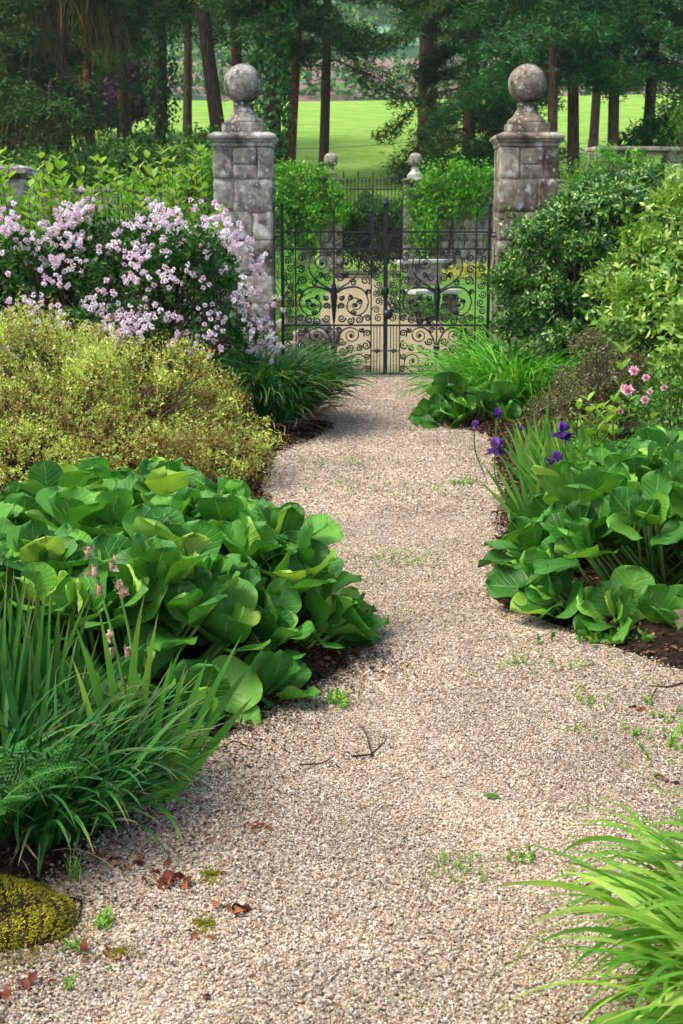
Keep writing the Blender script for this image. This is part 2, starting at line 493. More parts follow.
def stone_mat(name, cols, lichen=.5, joints=False):
    m, N, L = new_mat(name)
    tc = N.new("ShaderNodeTexCoord"); vec = tc.outputs['Object']
    a = N.new("ShaderNodeAttribute"); a.attribute_name = 'rnd'
    nz = noise(N, L, 5, 7, .7, vec)
    fac = math_(N, L, 'ADD', math_(N, L, 'MULTIPLY_ADD', nz.outputs['Fac'], 1.5, -.32), math_(N, L, 'MULTIPLY', math_(N, L, 'SUBTRACT', a.outputs['Fac'], .3), .28))
    rp = ramp(N, [srgb(c) for c in cols], [.25 + .5 * i / (len(cols) - 1) for i in range(len(cols))])
    L.new(fac, rp.inputs[0]); col = rp.outputs[0]
    # dark algae streaks
    mp = N.new("ShaderNodeMapping"); mp.inputs['Scale'].default_value = (5, 5, 1.2); L.new(vec, mp.inputs[0])
    st = noise(N, L, 1.7, 5, .7, mp.outputs[0])
    sf = N.new("ShaderNodeMapRange"); L.new(st.outputs['Fac'], sf.inputs[0]); sf.inputs[1].default_value = .5; sf.inputs[2].default_value = .68
    col = mixc(N, L, col, (.055, .05, .032, 1), math_(N, L, 'MULTIPLY', sf.outputs[0], .5))
    # pale lichen spots of two sizes
    for sc, th, c, wgt in ((10, .42, (.50, .50, .46, 1), .9), (30, .5, (.58, .57, .52, 1), .8), (4.5, .5, (.36, .38, .31, 1), .6)):
        vo = N.new("ShaderNodeTexVoronoi"); vo.inputs['Scale'].default_value = sc; vo.inputs['Randomness'].default_value = 1
        wv = noise(N, L, sc * 1.5, 4, .7, vec)
        v2 = N.new("ShaderNodeVectorMath"); v2.operation = 'MULTIPLY_ADD'
        L.new(wv.outputs['Color'], v2.inputs[0]); v2.inputs[1].default_value = (1.5 / sc,) * 3; L.new(vec, v2.inputs[2])
        L.new(v2.outputs[0], vo.inputs['Vector'])
        s = N.new("ShaderNodeSeparateColor"); L.new(vo.outputs['Color'], s.inputs[0])
        pick = math_(N, L, 'GREATER_THAN', s.outputs[0], 1 - .42 * lichen)
        rad = math_(N, L, 'MULTIPLY', s.outputs[1], th * 1.25)
        near = N.new("ShaderNodeMapRange"); L.new(vo.outputs['Distance'], near.inputs[0])
        L.new(rad, near.inputs[1]); L.new(math_(N, L, 'MULTIPLY', rad, .35), near.inputs[2])
        col = mixc(N, L, col, c, math_(N, L, 'MULTIPLY', math_(N, L, 'MULTIPLY', near.outputs[0], pick), wgt))
    P = N.new("ShaderNodeBsdfPrincipled"); L.new(col, P.inputs['Base Color']); P.inputs['Roughness'].default_value = .9
    P.inputs['Specular IOR Level'].default_value = .2
    n2 = noise(N, L, 28, 8, .75, vec)
    b = N.new("ShaderNodeBump"); b.inputs['Strength'].default_value = .6; b.inputs['Distance'].default_value = .012
    L.new(n2.outputs['Fac'], b.inputs['Height']); L.new(b.outputs[0], P.inputs['Normal'])
    out = N.new("ShaderNodeOutputMaterial"); L.new(P.outputs[0], out.inputs[0])
    return m

GRAVEL_COLS = ['52453a', '86725d', 'a0805f', 'b29878', 'bfaa86', 'c9ba9c', 'a69279', 'd8ccb8', '93806c', 'cfbda0', 'e6ddcc']
def gravel_sheet(name, weeds=.5, tint=None):
    m, N, L = new_mat(name)
    tc = N.new("ShaderNodeTexCoord"); vec = tc.outputs['Object']
    vo = N.new("ShaderNodeTexVoronoi"); vo.inputs['Scale'].default_value = 95; L.new(vec, vo.inputs['Vector'])
    s = N.new("ShaderNodeSeparateColor"); L.new(vo.outputs['Color'], s.inputs[0])
    rp = ramp(N, [srgb(c) for c in GRAVEL_COLS]); L.new(s.outputs[0], rp.inputs[0])
    n1 = noise(N, L, 1.6, 6, .7, vec)
    mr = N.new("ShaderNodeMapRange"); L.new(n1.outputs['Fac'], mr.inputs[0]); mr.inputs[1].default_value = .35; mr.inputs[2].default_value = .7
    mr.inputs[3].default_value = .8; mr.inputs[4].default_value = 1.12
    col = mixc(N, L, rp.outputs[0], (1, 1, 1, 1), 0.0)
    hs = N.new("ShaderNodeHueSaturation"); L.new(col, hs.inputs['Color']); L.new(mr.outputs[0], hs.inputs['Value']); col = hs.outputs[0]
    if tint: col = mixc(N, L, col, tint, .7)
    n3 = noise(N, L, 2.6, 7, .75, vec)
    w = N.new("ShaderNodeMapRange"); L.new(n3.outputs['Fac'], w.inputs[0]); w.inputs[1].default_value = .6; w.inputs[2].default_value = .72
    col = mixc(N, L, col, (.19, .21, .07, 1), math_(N, L, 'MULTIPLY', w.outputs[0], weeds))
    P = N.new("ShaderNodeBsdfPrincipled"); L.new(col, P.inputs['Base Color']); P.inputs['Roughness'].default_value = .85
    P.inputs['Specular IOR Level'].default_value = .2
    b = N.new("ShaderNodeBump"); b.inputs['Strength'].default_value = .9; b.inputs['Distance'].default_value = .006
    L.new(math_(N, L, 'SUBTRACT', 1.0, vo.outputs['Distance']), b.inputs['Height']); L.new(b.outputs[0], P.inputs['Normal'])
    out = N.new("ShaderNodeOutputMaterial"); L.new(P.outputs[0], out.inputs[0])
    return m

def pebble_mat():
    m, N, L = new_mat('loose_gravel')
    a = N.new("ShaderNodeAttribute"); a.attribute_name = 'rnd'
    rp = ramp(N, [srgb(c) for c in GRAVEL_COLS]); L.new(a.outputs['Fac'], rp.inputs[0])
    tc = N.new("ShaderNodeTexCoord")
    n1 = noise(N, L, 1.6, 6, .7, tc.outputs['Object'])
    mr = N.new("ShaderNodeMapRange"); L.new(n1.outputs['Fac'], mr.inputs[0]); mr.inputs[1].default_value = .35; mr.inputs[2].default_value = .7
    mr.inputs[3].default_value = .76; mr.inputs[4].default_value = 1.18
    hs = N.new("ShaderNodeHueSaturation"); hs.inputs['Saturation'].default_value = .88; L.new(rp.outputs[0], hs.inputs['Color']); L.new(mr.outputs[0], hs.inputs['Value'])
    n2 = noise(N, L, 160, 2, .6, tc.outputs['Object'])
    col = mixc(N, L, hs.outputs[0], (.12, .08, .05, 1), math_(N, L, 'MULTIPLY', math_(N, L, 'SUBTRACT', n2.outputs['Fac'], .5, None, True), 1.1, None, True))
    P = N.new("ShaderNodeBsdfPrincipled"); L.new(col, P.inputs['Base Color']); P.inputs['Roughness'].default_value = .7
    P.inputs['Specular IOR Level'].default_value = .3
    out = N.new("ShaderNodeOutputMaterial"); L.new(P.outputs[0], out.inputs[0])
    return m

M = {}
M['pebble'] = pebble_mat()
M['path'] = gravel_sheet('gravel_path', .35)
M['path2'] = gravel_sheet('garden_path', .9, (.23, .195, .085, 1))
M['soil'] = simple('soil', ['231b13', '42352a', '665646'], 26, 1.0, 1.0, .05, .05)
M['lawn'] = simple('lawn', ['3c6424', '52802f', '67933c'], 2.2, .9, .5, .05, .1)
M['bark'] = simple('bark', ['33281f', '58463a', '7d6654'], 6, .95, .8, .05, .1, stretch=(3, 3, .5))
M['redbark'] = simple('red_bark', ['3a211a', '6a3f2e', '8a5740'], 5, .95, .8, .05, .1, stretch=(3, 3, .5))
M['twig'] = simple('twig', ['33261c', '57412f', '6e5540'], 20, .85, .4, .005, .2)
M['stem_g'] = simple('green_stem', ['3c6422', '55832f', '6c9a3d'], 12, .6, .2, .003, .3)
M['iron'] = simple('painted_iron', ['0a0c0f', '12161b', '1c2127'], 30, .45, .25, .002, .5, rndmix=.1)
M['rust_iron'] = simple('weathered_iron', ['17191b', '26282a', '3b332c'], 30, .6, .25, .002, .4)
M['stone'] = stone_mat('pillar_stone', ['403b34', '6d675e', '989286', 'c2beb4'], 1.1)
M['stone2'] = stone_mat('brown_stone', ['3d352b', '685d4e', '8c806f', 'b0a592'], .8)
M['stone3'] = stone_mat('rubble_stone', ['4e483f', '7a7062', '9a8e7e', 'b5a893'], .5)
M['slab'] = simple('pale_slab', ['9a968c', 'b9b5aa', 'cfcbc0'], 6, .8, .3, .01, .2)
M['berg'] = foliage('bergenia_leaf', ['2a6526', '397b2f', '4a8e38', '61a444', '90c05a'], .46, .28, .32, .28, 4, 'berg', pos=[0, .3, .6, .88, 1], warm=(1.32, 1.08, .75))
M['petiole'] = simple('petiole', ['4c7a30', '6d9440', '8a6a4a'], 8, .5, .2, .003, .3)
M['iris'] = foliage('iris_blade', ['34752c', '468a35', '5e9e42', '86b850'], .42, .3, .4, .2, 5, 'rib')
M['strap'] = foliage('strap_blade', ['1a4a20', '265f28', '347432', '4c8a3e'], .5, .2, .25, .2, 5, 'rib', warm=(1.05, 1, .8))
M['daylily'] = foliage('daylily_blade', ['2b7a1c', '3d9126', '55a634', '76bd48'], .42, .3, .4, .25, 5, 'rib')
M['lime_grass'] = foliage('lime_blade', ['46862a', '5c9c34', '78b146', '9cc662'], .42, .38, .4, .22, 6, 'rib')
M['fern'] = foliage('fern_frond', ['1d5a20', '2d6f2a', '458838'], .5, .3, .3, .2, 6)
M['golden'] = foliage('golden_leaf', ['7c5034', '8f7048', '8a9450', '9cb058', 'b8cc6a', 'd6e494'], .5, .3, .3, .28, 5, pos=[0, .10, .22, .42, .7, 1], warm=(1.1, 1.04, .85))
M['deutzia'] = foliage('deutzia_leaf', ['143816', '1f4c1e', '2f6428', '548838'], .45, .28, .35, .25, 3)
M['fresh'] = foliage('fresh_leaf', ['38702a', '4f8a34', '6ba046', '8fb85e'], .45, .4, .35, .22, 3)
M['petal_pink'] = foliage('pink_petal', ['dcb4c6', 'ecd0dc', 'f5e4ea', 'fcf6f8'], .6, .25, .2, .08, 5, warm=(1, 1, 1), tcol=(1, .95, 1, 1))
M['camellia'] = foliage('glossy_leaf', ['24502a', '356b2f', '4d853c', '72a352', 'a8c47a'], .3, .18, .6, .25, 2.5, pos=[0, .3, .6, .9, 1])
M['laurel'] = foliage('laurel_leaf', ['3d7030', '578c3c', '7fab55', 'a9c877', 'a3613a'], .32, .25, .55, .25, 2.5, pos=[0, .35, .7, .97, 1])
M['dusky'] = foliage('dusky_leaf', ['43382f', '55493c', '4f6040', '6f7f58', '98a088'], .4, .2, .45, .2, 5)
M['rose_leaf'] = foliage('rose_leaf', ['2f6a26', '468433', '66a043'], .45, .3, .35, .2, 5)
M['rose'] = foliage('rose_petal', ['eba6ba', 'f3c2ce', 'fae0e4'], .6, .25, .2, .08, 5, warm=(1, 1, 1), tcol=(1, .9, .9, 1))
M['purple'] = foliage('iris_petal', ['2e0f48', '47206e', '6f3e98', '9c74be'], .55, .3, .3, .15, 8, warm=(1, 1, 1), tcol=(1, .75, 1.0, 1))
M['dry'] = simple('dry_bud', ['8a6f54', 'b09475', 'cdb898'], 30, .9, .5, .003, .1)
M['climber'] = foliage('climber_leaf', ['2a6420', '3f8529', '62a838', '96cc58'], .5, .35, .3, .3, 1.2)
M['hedge'] = foliage('hedge_leaf', ['24501f', '37702a', '558a3a'], .5, .25, .3, .3, 1.5)
M['pine'] = foliage('pine_needle', ['1c3c24', '2a5230', '3c6a38', '5c8044'], .6, .15, .2, .35, .25)
M['spruce'] = foliage('spruce_needle', ['1a4024', '265a34', '367646', '559660'], .6, .18, .2, .35, .25)
M['moss_twig'] = foliage('mossy_twig', ['3f4a2c', '59633a', '74794a', '6a5a3e'], .8, .1, .1, .3, .3)
M['ivy'] = foliage('ivy_leaf', ['16401a', '225a22', '35762c', '58963c'], .4, .22, .4, .3, 1)
M['copper'] = foliage('copper_leaf', ['2a2038', '40304a', '584064'], .5, .15, .3, .25, .3)
M['broad'] = foliage('broad_leaf', ['1c4820', '2c6529', '467f34', '6d9f45'], .5, .28, .3, .35, .4)
M['yellow_fl'] = foliage('yellow_flower', ['8a9a30', 'c0c040', 'dcd85a'], .6, .3, .2, .1, 2, warm=(1, 1, 1))
M['moss'] = foliage('moss', ['5c5a20', '857d26', 'a89a2c', 'c0b83e'], .9, .1, .1, .3, 12, warm=(.95, 1, .9))
M['moss_film'] = foliage('moss_film', ['6a6a34', '7d8040', '8fa04a'], .9, .1, .1, .3, 12, warm=(1, 1, 1))
M['weed'] = foliage('weed_leaf', ['3f7a2a', '5f9a38', '86b850'], .5, .3, .3, .2, 12)
M['deadleaf'] = foliage('dead_leaf', ['3a2018', '65301f', '84482c', 'a0704a'], .7, .1, .3, .25, 15, warm=(1, 1, 1))
M['litter'] = foliage('leaf_litter', ['241a13', '3c2b1f', '57402e', '7a5f45', '6e3a26'], .9, .05, .1, .3, 15, warm=(1, 1, 1), pos=[0, .3, .6, .88, 1])
M['sword'] = foliage('iris_sword', ['1f5226', '2c682c', '3a7832', '56903a'], .42, .22, .35, .2, 5, 'rib', warm=(1.05, 1, .8))

# ------------------------------------------------------------------ the setting
def sheet(name, X, Y, zf, mat, kind='structure', smooth=True):
    A, B = np.meshgrid(X, Y, indexing='ij')
    Z = zf(A, B)
    V = np.stack([A, B, Z], -1).reshape(-1, 3)
    nx, ny = len(X), len(Y)
    i = np.arange(nx - 1)[:, None] * ny + np.arange(ny - 1)[None]
    g = Geo(); g.add(V, np.stack([i, i + ny, i + ny + 1, i + 1], -1).reshape(-1, 4), .5, None, 0, smooth)
    o = g.build(name, mat); tag(o, kind=kind)
    return o

PLY = [1.2, 2.9, 3.3, 3.8, 4.17, 4.93, 6.5, 8.3, 9.5, 10.75, 12, 14.4]
PLX = [-1.0, -.85, -.62, -.52, -.36, .08, -.2, -.45, -.45, -.05, -.2, -.55]
PRY = [1.2, 3, 3.6, 4.6, 5.2, 5.8, 8, 10.3, 11.4, 12.5, 14.4]
PRX = [.95, 1.0, 1.25, 1.35, .95, .6, .9, 1.08, .7, .9, 1.45]
def bed_height(x, y):
    "0 on the path, a low mound of soil in the beds"
    l = np.interp(y, PLY, PLX) - x
    r = x - np.interp(y, PRY, PRX)
    d = np.maximum(l, r)
    d = np.where(y > 14.0, -1, d)
    return np.clip(d * .25, 0, .07)

def meadow_h(x, y):
    z = np.where(y < 41, 0, np.where(y < 80, .15 * (y - 41), 5.85 + .10 * (y - 80)))
    return z + .5 * np.sin(x * .05 + y * .03) * np.clip((y - 45) / 60, 0, 1) + np.clip(-x - 6, 0, 200) * .01 * np.clip((y - 41) / 30, 0, 1)

# garden ground: soil, slightly mounded in the beds
xs = np.concatenate([np.linspace(-14, -3, 20), np.linspace(-2.8, 2.8, 260), np.linspace(3, 14, 20)])
ys = np.concatenate([np.linspace(-6, 1, 10), np.linspace(1.1, 14.5, 420)])
ground = sheet('ground', xs, ys, lambda x, y: bed_height(x, y) + .014 * wob(np.stack([x, y, 0 * x], -1), 14) * wob(np.stack([x, y, 0 * x], -1), 33, 2) * (bed_height(x, y) > .004) - .006 + .012 * np.clip(bed_height(x, y) * 40, 0, 1), M['soil'])

# gravel path
yy = np.linspace(.6, 14.6, 60)
g = Geo()
xl, xr = np.interp(yy, PLY, PLX) - .12, np.interp(yy, PRY, PRX) + .12
V = []; n = 14
for y, a, b in zip(yy, xl, xr):
    for k in range(n + 1):
        x = a + (b - a) * k / n
        V.append([x, y, .004 + .006 * math.sin(x * 3 + y) ** 2])
i = np.arange(len(yy) - 1)[:, None] * (n + 1) + np.arange(n)[None]
g.add(V, np.stack([i, i + 1, i + n + 2, i + n + 1], -1).reshape(-1, 4))
tag(g.build('gravel_path', M['path']), kind='structure')

# loose stones of the path, the near ones as real stones
def loose_stones():
    def oct_stones(n, y0, y1, rmin, rmax, full):
        y = np.sqrt(R.uniform(y0 ** 2, y1 ** 2, n)) if not full else R.uniform(y0, y1, n)
        a, b = np.interp(y, PLY, PLX), np.interp(y, PRY, PRX)
        x = R.uniform(-1.25, 1.6, n) if full else a - .1 + (b - a + .2) * R.random(n)
        edge = np.minimum(x - a, b - x) + .05 * wob(np.stack([x, y, y * 0], -1), 9)
        keep = (R.random(n) < np.clip(1 + edge * 14, 0, 1) ** 1.5) & (np.abs(x) < .27 * y + .5)
        x, y = x[keep], y[keep]; n = len(x)
        base = np.array([[1, 0, 0], [-1, 0, 0], [0, 1, 0], [0, -1, 0], [0, 0, 1], [0, 0, -1]], float)
        P = base[None] + R.normal(size=(n, 6, 3)) * .22
        Q = np.linalg.qr(R.normal(size=(n, 3, 3)))[0]
        rad = rmin + (rmax - rmin) * R.random(n) ** 1.8
        P = P * rad[:, None, None] * R.uniform(.65, 1.25, (n, 1, 3))
        P = P @ Q
        P[..., 2] *= .8
        z = .008 + R.uniform(0, .0045, n) + rad * .25 + bed_height(x, y)
        P += np.stack([x, y, z], -1)[:, None]
        T = np.array([[0, 2, 4], [2, 1, 4], [1, 3, 4], [3, 0, 4], [2, 0, 5], [1, 2, 5], [3, 1, 5], [0, 3, 5]])
        Fc = (T[None] + (np.arange(n) * 6)[:, None, None]).reshape(-1, 3)
        g.add(P.reshape(-1, 3), Fc, np.repeat(np.clip(R.random(n) * .9 + .05 + R.normal(size=n) * .04, 0, 1), 8), None, 0, False)
    g = Geo()
    oct_stones(190000, 2.1, 4.6, .0025, .0056, True)
    oct_stones(100000, 4.6, 7.6, .0032, .0066, True)
    oct_stones(50000, 7.6, 14.3, .005, .009, False)
    o = g.build('gravel', M['pebble'])
    tag(o, kind='stuff')
loose_stones()

# behind the gate: lawn, straight garden path
sheet('lawn', np.linspace(-16, 18, 40), np.linspace(14.5, 41.5, 40), lambda x, y: -.002 + 0 * x, M['lawn'])
sheet('garden_path', np.linspace(-.35, 1.55, 10), np.linspace(14.6, 41, 60), lambda x, y: .004 + 0 * x, M['path2'])
# meadow rising behind
sheet('meadow', np.concatenate([np.linspace(-160, -32, 18), np.linspace(-30, 40, 60), np.linspace(42, 160, 18)]), np.linspace(41.4, 175, 90), meadow_h, M['lawn'])
def meadow_mat():
    m, N, L = new_mat('meadow')
    tc = N.new("ShaderNodeTexCoord")
    n1 = noise(N, L, .4, 9, .8, tc.outputs['Object'])
    rp = ramp(N, [srgb(c) for c in ('5e8a34', '7fa842', '9dbd5a', '86aa4a')], [.3, .45, .6, .75]); L.new(n1.outputs['Fac'], rp.inputs[0])
    n2 = noise(N, L, 3.5, 6, .8, tc.outputs['Object'])
    col = mixc(N, L, rp.outputs[0], (.10, .2, .03, 1), math_(N, L, 'MULTIPLY', math_(N, L, 'SUBTRACT', n2.outputs['Fac'], .45, None, True), 2.0, None, True))
    P = N.new("ShaderNodeBsdfPrincipled"); L.new(col, P.inputs['Base Color']); P.inputs['Roughness'].default_value = .95
    P.inputs['Specular IOR Level'].default_value = .05
    b = N.new("ShaderNodeBump"); b.inputs['Strength'].default_value = .8; b.inputs['Distance'].default_value = .15
    L.new(n2.outputs['Fac'], b.inputs['Height']); L.new(b.outputs[0], P.inputs['Normal'])
    out = N.new("ShaderNodeOutputMaterial"); L.new(P.outputs[0], out.inputs[0])
    return m
bpy.data.objects['meadow'].data.materials[0] = meadow_mat()

# far hillside with its fields: pale pasture, red ploughed soil, woods above
def hill_z(x, y):
    return 4 + (y - 180) * .205 + 6 * np.sin(x * .012 + 1) * np.clip((y - 200) / 200, 0, 1) + 1.0 * np.sin(x * .05) * np.sin(y * .04)
def hill_mat():
    m, N, L = new_mat('far_hill')
    tc = N.new("ShaderNodeTexCoord"); sp = N.new("ShaderNodeSeparateXYZ"); L.new(tc.outputs['Object'], sp.inputs[0])
    nw = noise(N, L, .02, 3, .5, tc.outputs['Object'])
    q = math_(N, L, 'ADD', sp.outputs[1], math_(N, L, 'MULTIPLY', nw.outputs['Fac'], 30))
    q = math_(N, L, 'ADD', q, math_(N, L, 'MULTIPLY', sp.outputs[0], .15))
    mr = N.new("ShaderNodeMapRange"); L.new(q, mr.inputs[0]); mr.inputs[1].default_value = 180; mr.inputs[2].default_value = 620
    cols = ['5f8540', '6c9448', '3a5a38', '806a62', '8a746a', '35573a', '6a9068', '2e4f38', '33553f']
    pos = [0, .15, .185, .20, .31, .34, .38, .47, 1]
    rp = ramp(N, [srgb(c) for c in cols], pos, 'CONSTANT'); L.new(mr.outputs[0], rp.inputs[0])
    n2 = noise(N, L, .3, 6, .8, tc.outputs['Object'])
    hs = N.new("ShaderNodeHueSaturation"); L.new(rp.outputs[0], hs.inputs['Color']); L.new(math_(N, L, 'ADD', .6, math_(N, L, 'MULTIPLY', n2.outputs['Fac'], .8)), hs.inputs['Value'])
    P = N.new("ShaderNodeBsdfPrincipled"); L.new(hs.outputs[0], P.inputs['Base Color']); P.inputs['Roughness'].default_value = .95
    P.inputs['Specular IOR Level'].default_value = .05
    out = N.new("ShaderNodeOutputMaterial"); L.new(P.outputs[0], out.inputs[0])
    return m
sheet('hill', np.linspace(-320, 320, 60), np.linspace(180, 900, 80), hill_z, hill_mat())

# hedgerows and woods on the far hill, one mass of crowns
def far_woods():
    g = Geo()
    n = 900
    P = []
    for (ya, yb, cnt, h) in ((178, 186, 300, 5), (205, 255, 90, 3.5), (258, 266, 260, 5), (268, 320, 200, 4.5), (322, 345, 260, 6), (360, 520, 900, 9)):
        x = R.uniform(-170, 170, cnt); y = R.uniform(ya, yb, cnt)
        r = h * R.uniform(.35, .7, cnt)
        for a, b, c in zip(x, y, r):
            P.append((a, b, hill_z(np.array(a), np.array(b)) + c * .6, c))
    P = np.array(P, float)
    k = 26
    u = rvec(len(P) * k)
    c = np.repeat(P, k, 0)
    pos = c[:, :3] + u * c[:, 3:4] * R.uniform(.7, 1.05, (len(u), 1))
    g.inst(L_QUAD, pos, nrm(u + rvec(len(u))), u, c[:, 3] * R.uniform(.45, .8, len(u)))
    tag(g.build('distant_woods', M['broad']), kind='stuff')
far_woods()

# ------------------------------------------------------------------ stone gate pillars
GY = 14.3
def gate_pillar(cx, cy, label, mat, w=.575, h=2.25, seed=1, det=5, group=None, ball_mat=None, courses=None):
    root = thing('gate_pillar', label, 'gate pillar', (cx, cy, 0), group)
    g = Geo()
    g.box((cx, cy, h / 2), (w - .022, w - .022, h - .01), .1)
    rg = np.random.default_rng(seed)
    z = h
    hs = courses or [.30, .31, .27, .33, .28, .30, .26, .25]
    for ci, hh in enumerate(hs):
        if z <= 0.02: break
        hh = min(hh, z)
        zc = z - hh / 2
        # front and back rows of 2-3 blocks, side faces closed by the same blocks
        cuts = [-w / 2, w / 2]
        if ci == 0: cuts = [-w / 2, -.09, .14, w / 2]
        else: cuts = [-w / 2, rg.uniform(-.08, .1), w / 2]
        for side in (-1, 1):
            for a, b in zip(cuts[:-1], cuts[1:]):
                if ci == 0 and a == -.09:      # two thin stones in the top course
                    for q, t in ((zc + hh * .22, hh * .54), (zc - hh * .27, hh * .44)):
                        g.rough_box((cx + (a + b) / 2, cy + side * w / 4, q), (b - a - .008, w / 2 - .006, t - .008), .018, det, .004, rg.random(), 0, rg.random() * 9)
                else:
                    g.rough_box((cx + (a + b) / 2, cy + side * w / 4 + rg.uniform(-.004, .004), zc), (b - a - .01, w / 2 - .006, hh - .01), .018, det + 2, .006, rg.random(), 0, rg.random() * 9)
        z -= hh
    g.build('shaft', mat, root)
    g = Geo(); q = math.sqrt(2) / 2
    prof = [(w * .99, 0), (w * 1.01, .012), (w * 1.01, .03), (w * 1.04, .04), (w * 1.08, .055), (w * 1.10, .07), (w * 1.14, .078), (w * 1.14, .100), (w * 1.10, .112), (w * .9, .135), (w * .6, .14)]
    g.lathe((cx, cy, h), [(r * q, zz) for r, zz in prof], 4, .6, 0, pi / 4, .004, False)
    g.build('cap', mat, root)
    g = Geo(); top = h + .14
    g.rough_box((cx, cy, top + .04), (.40, .40, .10), .012, 6, .004, .5)
    g.lathe((cx, cy, top + .088), [(.185, 0), (.19, .012), (.182, .03), (.15, .055), (.12, .09), (.1, .125), (.092, .155), (.1, .165), (.1, .185), (.085, .195)], 28, .5, 0, 0, .004)
    g.build('pedestal', mat, root)
    g = Geo(); r = .188; cz = top + .27 + r
    prof = [(max(r * math.sin(a), .0005), -r * math.cos(a)) for a in np.linspace(.02, pi - .01, 28)]
    g.lathe((cx, cy, cz), prof, 40, .45, 0, 0, .003)
    g.build('ball', ball_mat or mat, root)
    return root
gate_pillar(-.95, GY, 'grey lichen covered gate pillar with ball behind the pink flowering shrub', M['stone'], seed=3)
gate_pillar(1.80, GY, 'brownish stone gate pillar with ball behind the glossy evergreen shrub', M['stone2'], seed=8)

# ------------------------------------------------------------------ iron gate
def spiral(cx, cz, r, turns=1.6, a0=0.0, dirn=1, r1=.18, K=26):
    a = a0 + dirn * np.linspace(0, turns * 2 * pi, K)
    rr = r * (1 - (1 - r1) * np.linspace(0, 1, K) ** .8)
    return np.stack([cx + rr * np.cos(a), np.zeros(K), cz + rr * np.sin(a)], -1)
def bez(p0, p1, p2, p3, K=14):
    t = np.linspace(0, 1, K)[:, None]
    p0, p1, p2, p3 = [np.array([p[0], 0, p[1]], float) for p in (p0, p1, p2, p3)]
    return (1 - t) ** 3 * p0 + 3 * (1 - t) ** 2 * t * p1 + 3 * (1 - t) * t * t * p2 + t ** 3 * p3

